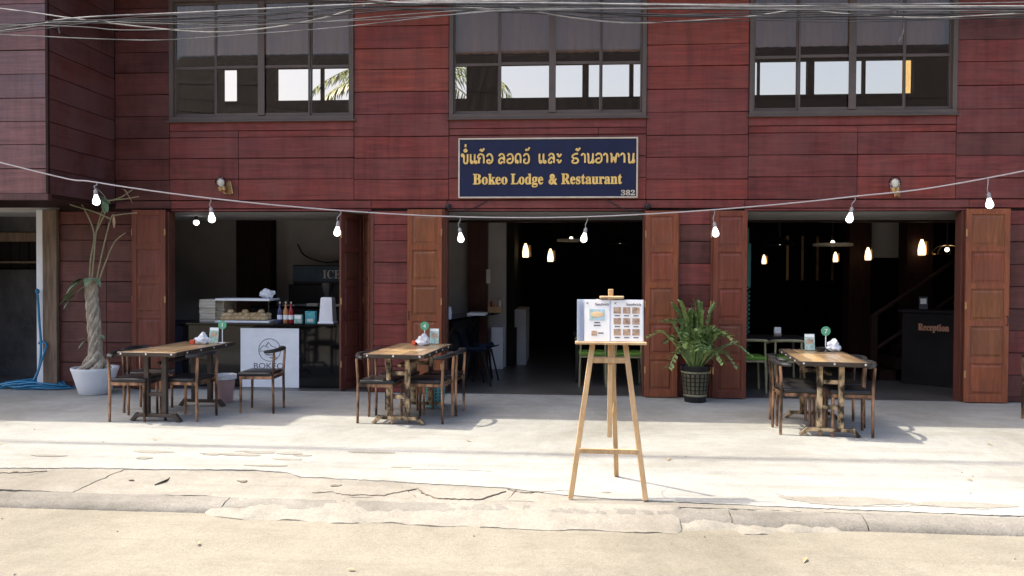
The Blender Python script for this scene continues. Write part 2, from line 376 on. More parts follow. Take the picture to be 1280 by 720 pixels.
# small pits in the slabs
for x, y, r in ((-2.45, -4.40, 0.05), (-1.72, -4.46, 0.055), (0.30, -4.46, 0.04), (1.62, -4.52, 0.05), (2.05, -4.55, 0.035), (-3.3, -4.45, 0.025), (-4.35, -4.3, 0.03)):
    poly = []
    for k in range(11):
        a = 2*math.pi*k/11; q = 0.7*r*random.uniform(0.5, 1.2); poly.append((x+q*1.35*math.cos(a), y+q*0.7*math.sin(a)))
    obj('pit', prism(B(), poly, -0.02, 0.002), PITC, pav)
# finer cracks, packed with dirt
def crack(pts, w_, seed):
    rnd = random.Random(seed); c = []
    for a, b in zip(pts, pts[1:]):
        n = max(2, int(math.hypot(b[0]-a[0], b[1]-a[1])/0.025))
        for k in range(n): c.append((a[0]+(b[0]-a[0])*k/n+rnd.uniform(-0.008, 0.008), a[1]+(b[1]-a[1])*k/n+rnd.uniform(-0.013, 0.013)))
    up_ = []; dn = []
    for i, (x, y) in enumerate(c):
        q = 0.75*w_*min(1, i/4+0.05, (len(c)-1-i)/4+0.05)*max(0.15, 0.6+1.3*noise.noise(Vector((x*8, y*8, seed))))
        up_.append((x, y+q/2)); dn.append((x, y-q/2))
    obj('crack', prism(B(), up_+dn[::-1], -0.01, 0.0022), PITC, pav)
for i, (pts, w_) in enumerate(((CR1, 0.018), (CR2, 0.022), (CR3, 0.007), (CR4, 0.014), (CR5, 0.012), (CR6, 0.010), (CR7, 0.014), (CR8, 0.006))): crack(pts, w_, i)
# worn shallow patches
def patch(name, cx, cy, rx, ry, z, m, seed, n=40):
    rnd = random.Random(seed); poly = []
    for k in range(n):
        a = 2*math.pi*k/n; q = 1 + 0.35*noise.noise(Vector((math.cos(a)*1.6+seed*5, math.sin(a)*1.6, seed))) + rnd.uniform(-0.05, 0.05)
        poly.append((cx+rx*q*math.cos(a), cy+ry*q*math.sin(a)))
    return obj(name, prism(B(), poly, -0.02, z), m, pav)
for i, (cx, cy, rx, ry) in enumerate(((1.95, -4.52, 0.42, 0.11), (2.75, -4.55, 0.3, 0.07))): patch('worn_patch', cx, cy, rx, ry, 0.003, STRIPC, i+3)
for i in range(16):
    patch('worn_patch', -2.75+random.gauss(0, 0.75), -3.62+random.gauss(0, 0.16), random.uniform(0.06, 0.2), random.uniform(0.015, 0.045), 0.0025+0.0002*i, STRIPC, i+30, 18)

# kerb stones with rounded top
def kerb(x0, x1, yo=0.0):
    prof = [(-4.79, -0.10), (-4.79, -0.006), (-4.82, 0.001), (-4.865, -0.003), (-4.91, -0.012), (-4.95, -0.028), (-4.975, -0.05), (-4.985, -0.07), (-4.99, -0.11)]
    n = int((x1-x0)/0.035); bm = B(); rows = []
    for i in range(n+1):
        x = x0+(x1-x0)*i/n; rows.append([bm.verts.new((x, y+yo+0.012*noise.noise(Vector((x*2.3, y*4, 1)))+0.006*noise.noise(Vector((x*13, y*14, 1))), z+0.005*noise.noise(Vector((x*3.1, y*9, 7)))+0.006*noise.noise(Vector((x*19, y*25, 7))))) for y, z in prof])
    for a, b in zip(rows, rows[1:]):
        for k in range(len(prof)-1): bm.faces.new((a[k], a[k+1], b[k+1], b[k]))
    bm.faces.new(rows[0]); bm.faces.new(rows[-1][::-1])
    return bm
kb = obj('kerb', kerb(-2.35, 1.09), KERBC, smooth=True); tag(kb, kind='structure')
for x0, x1, yo in ((-14, -6.2, 0), (-6.19, -4.2, 0), (-4.19, -2.36, 0), (1.1, 1.95, 0.0), (1.96, 4.1, 0.0), (4.11, 14, -0.01)):
    obj('kerbstone', kerb(x0, x1, yo), KERBC, kb, smooth=True)
# poured ramps that cover the kerb: lumpy wedges with a ragged foot
def ramp_mesh(x0, x1, y_foot, seed, yb=-4.74, h=0.008, rgh=0.012, le=0.1, re=0.05):
    nx = int((x1-x0)/0.03); ny = 16; bm = B(); rows = []
    for i in range(nx+1):
        u = i/nx; x = x0+(x1-x0)*u
        edge = min(1, u/le if le else 1, (1-u)/re if re else 1); edge = math.sqrt(max(0, 1-(1-edge)**2))
        yf = yb - (yb-y_foot)*(0.25+0.75*edge) + 0.035*noise.noise(Vector((x*3, seed, 0))) + 0.015*noise.noise(Vector((x*11, seed, 4)))
        row = []
        for j in range(ny+1):
            s = j/ny; y = yb+(yf-yb)*s
            z = h - 0.068*s**1.4 + rgh*noise.noise(Vector((x*5, y*7, seed)))*(0.4+s) + 0.5*rgh*noise.noise(Vector((x*17, y*21, seed+2)))
            row.append(bm.verts.new((x, y, z if j else z-0.03)))
        row.append(bm.verts.new((x, yf-0.004, -0.11))); rows.append(row)
    for a, b in zip(rows, rows[1:]):
        for k in range(len(a)-1): bm.faces.new((a[k], a[k+1], b[k+1], b[k]))
    bm.faces.new(rows[0]); bm.faces.new(rows[-1][::-1]); return bm
rp = obj('ramp', ramp_mesh(-2.52, -0.546, -5.10, 3, le=0.2, re=0), RAMPC, smooth=True); tag(rp, kind='structure')
obj('ramp_slab', ramp_mesh(-0.552, 0.78, -5.13, 5, h=0.010, rgh=0.005, le=0, re=0.06), RAMPC, rp, smooth=True)
obj('ramp_slab', ramp_mesh(0.74, 1.88, -5.08, 8, h=-0.004, rgh=0.022, le=0, re=0.3), RAMPC, rp, smooth=True)
bm = B()
for k in range(260):
    x = random.uniform(-6, 6); y = random.choice((random.gauss(-5.35, 0.12), random.uniform(-6.6, -5.2), random.uniform(-4.8, -2.5))); r = random.choice((0.002, 0.003, 0.003, 0.004, 0.007))
    z = 0.0 if y > -4.75 else -0.062
    bmesh.ops.create_icosphere(bm, subdivisions=1, radius=r, matrix=Matrix.Translation((x, y, z+r*0.4)) @ Matrix.Scale(0.6, 4, (0, 0, 1)))
tag(obj('loose_grit', bm, STRIPC), 'small stones and grit scattered along the kerb and road', 'grit', kind='stuff')

# ---------------------------------------------------------------- the lodge building
bld = thing('lodge_building', 'two storey red timber lodge with three open bays and upper sliding windows', 'building')
fw = obj('facade_wall', B(), DARKW, bld)
bm = B()
for x0, x1, z0, z1 in ((-6.3, 9, 2.56, 3.625), (-6.3, -5.38, 3.625, 5.3), (-2.835, -1.56, 3.625, 5.3), (1.02, 2.318, 3.625, 5.3), (4.885, 9, 3.625, 5.3), (-6.3, 9, 5.3, 5.72),
                       (-6.96, -5.40, 0, 2.42), (-2.58, -1.6, 0, 2.42), (1.02, 2.28, 0, 2.42), (5.0, 9, 0, 2.42)):
    box(bm, x0, x1, 0.002, 0.14, z0, z1)
bm.to_mesh(fw.data); bm.free(); fw.data.materials.clear(); fw.data.materials.append(DARKW)

PURPLE = [(v[0]*1.8, v[1]*1.05, v[2]*0.86) for v in [(0.105, 0.034, 0.036), (0.096, 0.033, 0.035), (0.118, 0.036, 0.034), (0.090, 0.033, 0.036), (0.128, 0.038, 0.034)]]
REDDER = [(c[0]*1.55, c[1]*1.2, c[2]*0.95) for c in [(0.150, 0.032, 0.026), (0.165, 0.036, 0.028), (0.135, 0.030, 0.027), (0.175, 0.042, 0.030)]]
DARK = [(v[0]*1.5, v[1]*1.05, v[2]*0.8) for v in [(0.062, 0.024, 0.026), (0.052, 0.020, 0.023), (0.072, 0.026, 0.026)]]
def pick(l):
    c = random.choice(l); k = random.uniform(0.92, 1.08); return tuple(x*k for x in c)
def plank(x0, x1, z0, z1, col, par=None, y=0.0, th=0.022, name='plank'):
    d = random.uniform(0, 0.006); t_ = random.uniform(-0.0015, 0.0015)
    bm = box(B(), x0+0.003, x1-0.003, y-th-d, y, z0+0.004, z1-0.004, 0.003)
    for v in bm.verts:
        if v.co.y < y-0.01: v.co.y += t_*(1 if v.co.z > (z0+z1)/2 else -1); v.co.z += 0.002*math.sin(v.co.x*3+z0*9)
    o = obj(name, bm, PLANK, par or fw, color=col)
    return o
rowsC = [2.565, 2.838, 3.122, 3.405, 3.702, 3.998, 4.294, 4.569, 4.864, 5.16, 5.45, 5.715]
for (x0, x1), pal in (((-6.146, -5.38), DARK), ((-2.835, -1.56), None), ((1.02, 2.318), None), ((4.885, 6.9), None), ((6.9, 9), PURPLE)):  # leftmost section gets darker boards: shade beside the projecting bay put into colour
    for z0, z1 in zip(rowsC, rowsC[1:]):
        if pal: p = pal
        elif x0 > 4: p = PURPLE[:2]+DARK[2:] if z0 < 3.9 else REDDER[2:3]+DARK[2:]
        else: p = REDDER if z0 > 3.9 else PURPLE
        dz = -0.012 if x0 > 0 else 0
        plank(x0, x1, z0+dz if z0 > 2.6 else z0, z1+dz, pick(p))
for a, b, c, pal in ((-5.38, -4.42, -2.835, PURPLE), (-1.56, 0.40, 1.02, PURPLE), (2.318, 3.68, 4.885, PURPLE[2:]+REDDER[2:3])):
    zs = [2.565, 2.850, 3.130, 3.412]
    for z0, z1 in zip(zs, zs[1:]):
        plank(a, b, z0, z1, pick(pal)); plank(b, c, z0, z1, pick(pal))
    plank(a, b, 3.412, 3.50, pick(pal)); plank(b, c, 3.412, 3.50, pick(pal)); plank(a, c, 3.50, 3.622, pick(pal))
    plank(a, c, 5.32, 5.715, pick(PURPLE))
# lintel over the bays
lt = bx('lintel', DARKW, bld, -6.96, 9, 0.0, 0.15, 2.42, 2.558)
for x0, x1, c in ((-6.146, -5.36, DARK), (-5.36, -2.60, PURPLE), (-2.60, -1.58, PURPLE), (-1.58, 1.03, PURPLE), (1.03, 2.28, PURPLE), (2.28, 5.05, PURPLE), (5.05, 9, PURPLE)):
    plank(x0, x1, 2.452, 2.560, pick(c), lt, 0.0, 0.028)
    if x0 in (-5.36, -1.58, 2.28): plank(x0, x1, 2.415, 2.450, pick(PURPLE), lt, 0.0, 0.018)
# lower pier boards
lowrows = [0.004, 0.07, 0.347, 0.625, 0.904, 1.182, 1.459, 1.737, 2.024, 2.24, 2.42]
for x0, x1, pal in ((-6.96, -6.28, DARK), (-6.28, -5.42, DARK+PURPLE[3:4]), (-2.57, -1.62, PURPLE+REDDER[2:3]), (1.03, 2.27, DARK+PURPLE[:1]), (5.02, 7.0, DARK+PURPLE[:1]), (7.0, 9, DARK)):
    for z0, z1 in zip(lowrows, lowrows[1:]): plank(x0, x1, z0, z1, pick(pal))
for xj in (-5.41, -2.585, -1.60, 1.015, 2.285, 4.985):
    bx('jamb', DOORW, bld, xj-0.022, xj+0.022, -0.035, 0.13, 0.003, 2.413, 0.003, (0.13, 0.045, 0.032))

# projecting upper bay on the left
bw = bx('bay_wall', DARKW, bld, -16, -6.17, -1.35, 0.0, 2.53, 5.6)
brows = [2.515, 2.813, 3.098, 3.373, 3.648, 3.932, 4.215, 4.49, 4.763, 5.05, 5.33, 5.6]
LILAC = [tuple(v*1.35 for v in c) for c in [(0.125, 0.066, 0.070), (0.11, 0.064, 0.072), (0.135, 0.060, 0.060), (0.12, 0.075, 0.080)]]
for z0, z1 in zip(brows, brows[1:]):
    plank(-9.4, -6.146, z0, z1, pick(LILAC if z0 > 2.6 else LILAC[2:3]), bw, -1.352)
    plank(-16, -9.4, z0, z1, pick(LILAC), bw, -1.352)
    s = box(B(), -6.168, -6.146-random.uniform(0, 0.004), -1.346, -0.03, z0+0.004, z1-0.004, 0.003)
    o = obj('plank', s, SIDEPLANK, bw, color=pick(DARK))  # bay's shaded side: darkness put into the board colour
bx('corner_strip', DARKW, bw, -6.172, -6.138, -1.382, -1.348, 2.51, 5.6, 0.003)
bx('soffit_trim', DOORW, bw, -16, -6.13, -1.40, -1.33, 2.44, 2.512, 0.004, (0.09, 0.035, 0.034))
bx('soffit', DARKW, bw, -16, -6.15, -1.33, -0.03, 2.47, 2.528)

# roof and eaves (above the picture, they throw the long shade on the pavement)
rf = obj('roof', box(B(), -6.4, 12, -1.38, 4.2, 5.74, 5.86), ROOFM, bld)
obj('bay_roof', box(B(), -18, -6.62, -2.0, 4.2, 5.62, 5.735), ROOFM, rf)

# upper windows
def window(xs, zs, zr, ztop):
    x0, x1 = xs[0], xs[-1]
    f = B()
    box(f, x0, x1, -0.045, 0.09, zs, zs+0.055, 0.003); box(f, x0, x1, -0.045, 0.09, ztop-0.06, ztop, 0.003)
    box(f, x0, x0+0.055, -0.045, 0.09, zs+0.055, ztop-0.06, 0.003); box(f, x1-0.055, x1, -0.045, 0.09, zs+0.055, ztop-0.06, 0.003)
    wn = obj('window', f, ALU, bld)
    obj('sill', box(B(), x0-0.03, x1+0.03, -0.065, -0.002, zs-0.022, zs-0.002, 0.003), ALU, wn)
    inner = [x0+0.055] + xs[1:-1] + [x1-0.055]
    for i in range(len(inner)-1):
        a, b = inner[i], inner[i+1]; yy = 0.0 if i in (0, 3) else -0.028
        wd = 0.022
        fr = B()
        box(fr, a, a+wd, yy, yy+0.03, zs+0.056, ztop-0.061, 0.002); box(fr, b-wd, b, yy, yy+0.03, zs+0.056, ztop-0.061, 0.002)
        for z0, z1 in ((zs+0.056, zs+0.10), (zr-0.018, zr+0.018), (ztop-0.10, ztop-0.061)): box(fr, a+wd, b-wd, yy+0.001, yy+0.029, z0, z1, 0.002)
        obj('sash', fr, ALU, wn)
        obj('pane', box(B(), a+wd-0.004, b-wd+0.004, yy+0.013, yy+0.017, zs+0.096, zr-0.014), GLASS, wn)
        obj('pane', box(B(), a+wd-0.004, b-wd+0.004, yy+0.013, yy+0.017, zr+0.014, ztop-0.096), GLASS, wn)
    return wn
def sky_sheet(x0, x1, zb):  # added sheet standing in for hazy sky reflected in the upper panes
    b = B(); n = 60; rows = []
    for i in range(n+1):
        x = x0+(x1-x0)*i/n; y = 0.16+0.012*math.sin(i*1.9)+0.006*math.sin(i*0.7)
        rows.append([b.verts.new((x, y, zb)), b.verts.new((x, y+0.01, 5.3))])
    for p, q in zip(rows, rows[1:]): b.faces.new((p[0], q[0], q[1], p[1]))
    obj('reflection_sheet', b, REFLSHEET, bld, smooth=True)
REFLSHEET = mat('taupe_sky_reflection', (0.50, 0.38, 0.31), (0.42, 0.32, 0.262), 0.9, scale=3, stretch=(6, 1, 0.5))  # pane reflection put into the colour of the added sheet
sky_sheet(-5.36, -2.85, 4.57); sky_sheet(-1.54, 1.0, 4.53); sky_sheet(2.33, 4.87, 4.56)
window([-5.377, -4.74, -4.095, -3.436, -2.838], 3.635, 4.353, 5.3)
wmid = window([-1.557, -0.893, -0.20, 0.43, 1.017], 3.635, 4.345, 5.3)
window([2.322, 2.937, 3.598, 4.247, 4.882], 3.635, 4.383, 5.3)
for xm in (-4.095, -0.20, 3.598): bx('mullion', ALU, wmid if abs(xm) < 1 else bld, xm-0.045, xm+0.045, -0.05, -0.03, 3.70, 5.23, 0.003)

# upper room behind the windows
bx('upper_floor', POSTW, bld, -6.15, 9, 0.14, 3.2, 2.96, 3.06)
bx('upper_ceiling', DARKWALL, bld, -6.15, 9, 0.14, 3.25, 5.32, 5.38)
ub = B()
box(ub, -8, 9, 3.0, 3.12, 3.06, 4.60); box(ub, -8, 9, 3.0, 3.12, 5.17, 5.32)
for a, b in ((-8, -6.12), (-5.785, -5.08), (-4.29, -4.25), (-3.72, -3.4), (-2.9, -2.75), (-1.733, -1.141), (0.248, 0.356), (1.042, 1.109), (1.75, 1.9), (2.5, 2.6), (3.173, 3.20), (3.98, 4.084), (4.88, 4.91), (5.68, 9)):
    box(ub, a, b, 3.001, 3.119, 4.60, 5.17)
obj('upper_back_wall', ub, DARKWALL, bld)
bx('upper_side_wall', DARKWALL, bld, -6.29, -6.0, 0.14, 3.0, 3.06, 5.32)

# folding door leaves with five raised panels each
def leaf(w_, h_, name='door_leaf', col=(0.235, 0.068, 0.040), handle=None, hinge=-1):
    f = B(); st = 0.062; d = 0.034
    box(f, 0, st, 0, d, 0, h_, 0.003); box(f, w_-st, w_, 0, d, 0, h_, 0.003)
    ph = (h_-0.07*6)/5
    zz = 0.0; zs = []
    for i in range(6):
        rh = 0.07 if i else 0.09
        box(f, st, w_-st, 0.001, d-0.001, zz, zz+rh, 0.003); z1 = zz+rh; zz = z1+(h_-0.09-0.35)/5
        if i < 5: zs.append((z1, zz))
    lf = obj(name, f, DOORW, bld, color=col)
    for z0, z1 in zs:
        p = B(); a, b = st-0.004, w_-st+0.004
        v = [p.verts.new(q) for q in ((a, 0.012, z0-.004), (b, 0.012, z0-.004), (b, 0.012, z1+.004), (a, 0.012, z1+.004), (a+.03, 0.012, z0+.026), (b-.03, 0.012, z0+.026), (b-.03, 0.012, z1-.026), (a+.03, 0.012, z1-.026), (a+.05, 0.004, z0+.046), (b-.05, 0.004, z0+.046), (b-.05, 0.004, z1-.046), (a+.05, 0.004, z1-.046))]
        for o_ in (0, 4):
            for k in range(4): p.faces.new((v[o_+k], v[o_+(k+1) % 4], v[o_+4+(k+1) % 4], v[o_+4+k]))
        p.faces.new(v[8:12]); k = tuple(x*random.uniform(0.85, 1.08) for x in col)
        bk = [p.verts.new(q) for q in ((a, 0.024, z0-.004), (b, 0.024, z0-.004), (b, 0.024, z1+.004), (a, 0.024, z1+.004))]; p.faces.new(bk[::-1])
        for q in range(4): p.faces.new((v[q], v[(q+1) % 4], bk[(q+1) % 4], bk[q]))
        obj('panel', p, DOORW, lf, color=k)
    for z in (0.35, h_/2, h_-0.3):
        xx = -0.004 if hinge < 0 else w_-0.014
        obj('hinge', box(B(), xx, xx+0.018, -0.006, 0.008, z-0.045, z+0.045, 0.002), BRASS, lf)
    if handle is not None:
        obj('handle', tube(B(), smoothpath([(handle, 0, 1.08), (handle, -0.03, 1.07), (handle, -0.03, 0.98), (handle, 0, 0.97)]), 0.006, 6), BLACK, lf, smooth=True)
    return lf
def put(lf, x, y, rz, z=0.012): lf.location = (x, y, z); lf.rotation_euler.z = rz; return lf
WARM = (0.29, 0.088, 0.038); MIDW = (0.175, 0.054, 0.028)
put(leaf(0.46, 2.42, col=(0.21, 0.060, 0.034), hinge=1), -5.865, -0.115, R(2)); put(leaf(0.46, 2.42, col=MIDW), -5.89, -0.07, R(0.5))
put(leaf(0.46, 2.42, col=WARM, handle=0.03, hinge=1), -2.09, -0.125, R(-2)); put(leaf(0.46, 2.42, col=MIDW), -2.06, -0.075, R(-0.5))
put(leaf(0.42, 2.40, col=WARM), 1.01, -0.115, R(1)); put(leaf(0.42, 2.40, col=MIDW), 1.03, -0.07, R(0.5))
put(leaf(0.42, 2.40, col=(0.20, 0.055, 0.031)), 1.875, -0.115, R(-1)); put(leaf(0.42, 2.40, col=MIDW), 1.85, -0.07, R(-0.5))
put(leaf(0.52, 2.42, col=WARM, handle=0.49), 4.975, -0.125, R(-1)); put(leaf(0.50, 2.42, col=MIDW), 5.0, -0.075, R(-0.3))
# the pair still half folded inside the left bay
put(leaf(0.46, 2.40, col=(0.13, 0.038, 0.026), handle=0.05), -3.02, 0.02, R(66)); put(leaf(0.46, 2.40, col=MIDW), -2.83, 0.44, R(-66))

# ground floor interior
bx('interior_floor', TILE, bld, -9, 9, 0.001, 9, -0.12, 0.004)
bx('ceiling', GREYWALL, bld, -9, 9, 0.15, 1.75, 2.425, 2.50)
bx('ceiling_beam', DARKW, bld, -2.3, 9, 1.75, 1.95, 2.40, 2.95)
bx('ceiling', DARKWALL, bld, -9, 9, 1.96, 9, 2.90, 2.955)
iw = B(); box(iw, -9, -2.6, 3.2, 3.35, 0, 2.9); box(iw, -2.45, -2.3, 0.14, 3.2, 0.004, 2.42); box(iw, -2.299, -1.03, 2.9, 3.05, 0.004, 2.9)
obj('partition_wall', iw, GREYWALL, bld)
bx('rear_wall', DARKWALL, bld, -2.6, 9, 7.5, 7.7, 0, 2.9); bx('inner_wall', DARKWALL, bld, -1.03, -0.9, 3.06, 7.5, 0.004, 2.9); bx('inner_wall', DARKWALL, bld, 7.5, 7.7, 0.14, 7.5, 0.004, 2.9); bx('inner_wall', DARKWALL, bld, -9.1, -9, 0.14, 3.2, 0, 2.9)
bx('pillar', DARKW, bld, -5.78, -5.15, 2.95, 3.199, 0.004, 2.9, 0.004)
bx('pillar', DOORW, bld, -1.66, -1.33, 2.70, 2.895, 0.004, 2.89, 0.004, (0.075, 0.022, 0.017))
bx('pillar', DARKW, bld, 4.65, 5.0, 2.9, 3.2, 0.004, 2.89, 0.004)
bx('pillar', DARKW, bld, 5.35, 5.75, 2.4, 2.7, 0.004, 2.89, 0.004)
bx('pale_wall_panel', GREYWALL, bld, 5.0, 5.6, 3.3, 3.4, 1.9, 2.88)
bx('door_frame', DARKW, bld, 3.15, 3.75, 6.9, 7.0, 0.004, 2.1, 0.01)
bx('screen_post', TEAL, bld, 2.52, 2.72, 1.6, 1.64, 1.95, 2.3)
for i in range(4): bx('rear_wall_strip', BRASS, bld, 4.2+i*0.28, 4.24+i*0.28, 4.9, 4.93, 1.5, 2.35)
bx('rear_wall_recess', DARKWALL, bld, 0.1, 2.0, 7.42, 7.48, 0.8, 2.6)
# staircase in the right bay
stp = B()
for i in range(9): box(stp, 4.75+i*0.24, 4.99+i*0.24, 1.9, 2.7, 0.004+i*0.17, 0.15+i*0.17)
st = obj('staircase', stp, DARKW, bld)
obj('newel_post', box(B(), 4.60, 4.70, 1.84, 1.94, 0.004, 1.0, 0.006), DARKW, st)
obj('handrail', tube(B(), [(4.65, 1.89, 0.98), (6.6, 1.89, 2.36)], 0.035, 8), DARKW, st, smooth=True)
obj('lower_rail', tube(B(), [(4.65, 1.89, 0.45), (6.6, 1.89, 1.83)], 0.03, 8), DARKW, st, smooth=True)
# left corner post and downpipe of the building
bx('corner_post', POSTW, bld, -7.175, -6.965, -0.06, 0.12, 0.004, 2.44, 0.008)
bx('post_trim', POSTW, bld, -7.0, -6.955, -0.085, -0.062, 0.004, 2.44, 0.004)
bx('white_post', WHITE, bld, -7.275, -7.18, -0.04, 0.06, 0.004, 2.44, 0.004)

# ---------------------------------------------------------------- alley wall on the left
al = thing('alley_wall', 'dark rough rendered wall in the alley left of the lodge', 'wall', (-9, 1.0, 0))
bm = B(); nx, nz_ = 60, 30
g = [[bm.verts.new((-1.5+2.95*i/nx, 0.02*noise.noise(Vector((i*0.35, j*0.35, 2)))+0.012*noise.noise(Vector((i*1.1, j*1.2, 5))), 1.62*j/nz_)) for i in range(nx+1)] for j in range(nz_+1)]
for j in range(nz_):
    for i in range(nx): bm.faces.new((g[j][i], g[j][i+1], g[j+1][i+1], g[j+1][i]))
obj('render_face', bm, ALLEY, al, smooth=True)
bx('wall_core', ALLEY, al, -1.5, 1.45, 0.035, 0.2, 0, 1.62)
for z, h_ in ((1.72, 0.03), (2.05, 0.14)): bx('rail', POSTW, al, -1.5, 1.9, 0.05, 0.09, z, z+h_, 0.004)
for i in range(22): bx('board', DARKWALL, al, -1.5+i*0.152, -1.5+i*0.152+0.14, 0.10+random.uniform(0, 0.02), 0.14, 1.62 if i < 19 else 0.0, 2.6, 0.003)
bx('upper_panel', ALLEY, al, -1.5, 1.9, 0.02, 0.045, 2.2, 2.7)

# ---------------------------------------------------------------- signboard
sg = thing('signboard', 'navy blue signboard with gold lettering and cream edging above the middle bay', 'sign', (-0.258, -0.06, 2.975))
obj('board', box(B(), -1.155, 1.155, 0.0, 0.03, -0.375, 0.375, 0.004), NAVY, sg)
ed = B()
for s in (-1, 1):
    box(ed, -1.168, 1.168, -0.012, 0.032, s*0.383-0.010, s*0.383+0.010, 0.003); box(ed, s*1.160-0.010, s*1.160+0.010, -0.011, 0.031, -0.372, 0.372, 0.003)
obj('edging', ed, CREAMF, sg)
SX = lambda zx: -1.513+zx*(2.4995/1280)+0.258
SZ = lambda zy: 3.441-zy*(0.9375/480)-2.975
ae = lambda x: [[(x, 145), (x, 192), (x+5, 205), (x+14, 203), (x+13, 193), (x+3, 195)], [(x+27, 145), (x+27, 192), (x+32, 205), (x+41, 203), (x+40, 193), (x+30, 195)]]
tone = lambda x: [[(x, 124), (x+7, 114), (x+11, 125), (x+19, 121), (x+27, 107)]]
lo_l = lambda x: [[(x+5, 160), (x+17, 146), (x+34, 149), (x+41, 170), (x+41, 207)], [(x+41, 184), (x+25, 170), (x+7, 186), (x+7, 203), (x+20, 207), (x+27, 194)]]
lo_o = lambda x: [[(x+3, 160), (x+15, 147), (x+33, 149), (x+42, 170), (x+39, 195), (x+25, 207), (x+8, 203), (x+4, 188), (x+16, 179), (x+30, 177)]]
lo_aa = lambda x: [[(x, 160), (x+9, 147), (x+22, 154), (x+25, 172), (x+25, 207)]]
lo_n = lambda x: [[(x, 148), (x+10, 153), (x+11, 200), (x+20, 207), (x+36, 192), (x+41, 145)], [(x+37, 178), (x+46, 200), (x+36, 207), (x+30, 198)]]
lao = [[(82, 152), (72, 144), (67, 154), (76, 160), (83, 152), (83, 196), (94, 207), (106, 197), (107, 145)], [(93, 131), (84, 122), (93, 113), (102, 122), (93, 131)], [(93, 98), (93, 78)]]
lao += ae(128) + [[(184, 207), (184, 176), (176, 164), (187, 147), (204, 147), (216, 162), (217, 207)], [(184, 176), (196, 170)]] + tone(191)
lao += [[(237, 162), (246, 148), (262, 147), (274, 167), (273, 193), (258, 207), (242, 202), (240, 188), (252, 184), (258, 194)]]
lao += lo_l(313) + lo_o(371) + [[(433, 207), (430, 170), (438, 150), (452, 146), (463, 160), (464, 207)], [(432, 192), (443, 190), (446, 203), (436, 207)]]
lao += [[(484, 162), (495, 147), (512, 150), (520, 170), (518, 198), (505, 208), (489, 203), (487, 186), (499, 181)], [(497, 126), (503, 115), (513, 120), (523, 102)]]
lao += ae(590) + lo_l(646) + [[(704, 152), (714, 149), (718, 164), (727, 161), (735, 147)], [(704, 192), (714, 188), (718, 204), (727, 201), (735, 187)]]
lao += [[(846, 146), (822, 150), (808, 165), (818, 176), (838, 178), (848, 192), (838, 207), (814, 207), (808, 194), (820, 188)]] + tone(832)
lao += lo_aa(868) + lo_n(905) + lo_o(961) + lo_aa(1015)
lao += [[(1058, 148), (1068, 153), (1069, 205), (1083, 170), (1093, 206), (1098, 165), (1105, 148), (1115, 158), (1114, 170)]] + lo_aa(1128) + lo_n(1172)
for i, s in enumerate(lao):
    obj('letter_stroke', tube(B(), smoothpath([(SX(x), -0.006, SZ(y)) for x, y in s], 4), 0.013, 6), GOLD, sg, smooth=True)
xw = lambda a, b: (b-a)*2.4995/1280
text('lettering', bold('Bokeo'), GOLD, sg, (SX(260), -0.002, SZ(346)), FRONT, 0.195, xw(145, 378), 0.006, 0.003)
text('lettering', bold('Lodge'), GOLD, sg, (SX(507), -0.002, SZ(346)), FRONT, 0.195, xw(398, 616), 0.006, 0.003)
text('lettering', '&', GOLD, sg, (SX(678), -0.002, SZ(346)), FRONT, 0.185, xw(648, 708), 0.006, 0.008)
text('lettering', bold('Restaurant'), GOLD, sg, (SX(936), -0.002, SZ(346)), FRONT, 0.195, xw(734, 1137), 0.006, 0.003)
text('house_number', bold('382'), CREAMF, sg, (SX(1178), -0.002, SZ(422)), FRONT, 0.092, xw(1132, 1225), 0.004, 0.001)

# ---------------------------------------------------------------- wall lamps
def wall_lamp(x, z, label, tilt):
    t = thing('wall_lamp', label, 'lamp', (x, -0.03, z), 0, 'brass wall lamps above the bays')
    obj('back_plate', box(B(), 0.03, 0.10, -0.025, 0.0, -0.10, 0.07, 0.006), BRASS, t)
    obj('bracket', tube(B(), smoothpath([(0.06, -0.02, -0.07), (0.03, -0.09, -0.09), (0.0, -0.10, -0.05)]), 0.010, 8), BRASS, t, smooth=True)
    obj('cup', lathe(B(), [(0.02, -0.06), (0.05, -0.05), (0.055, -0.02), (0.055, 0.0)], 16, (0, -0.10, 0)), BRASS, t, smooth=True)
    obj('globe', lathe(B(), [(0.05, 0.0), (0.068, 0.04), (0.072, 0.08), (0.055, 0.12), (0.025, 0.14)], 16, (0, -0.10, 0)), CLEAR, t, smooth=True)
    obj('bulb', lathe(B(), [(0.02, 0.002), (0.045, 0.05), (0.042, 0.09), (0.015, 0.115)], 14, (0, -0.10, 0)), FROST, t, smooth=True)
    t.rotation_euler.y = tilt
wall_lamp(-4.60, 2.73, 'lit brass wall lamp above the left bay', R(-12))
wall_lamp(4.10, 2.69, 'lit brass wall lamp above the right bay', R(0))
for x, z, lb in ((-1.56, 2.47, 'small black sensor with a cable left under the signboard'), (1.04, 2.47, 'small black sensor with a cable right of the signboard')):
    t = thing('sensor', lb, 'sensor', (x, -0.05, z), 0, 'small black sensors beside the signboard')
    obj('body', lathe(B(), [(0.03, -0.03), (0.042, 0), (0.03, 0.035)], 12), BLACK, t, smooth=True)
    s = 1 if x < 0 else -1
    obj('cable', tube(B(), smoothpath([(0, 0, -0.02), (s*0.12, 0.01, -0.05), (s*0.3, 0.012, -0.03), (s*0.55, 0.015, 0.10)]), 0.006, 5), WIRED, t, smooth=True)

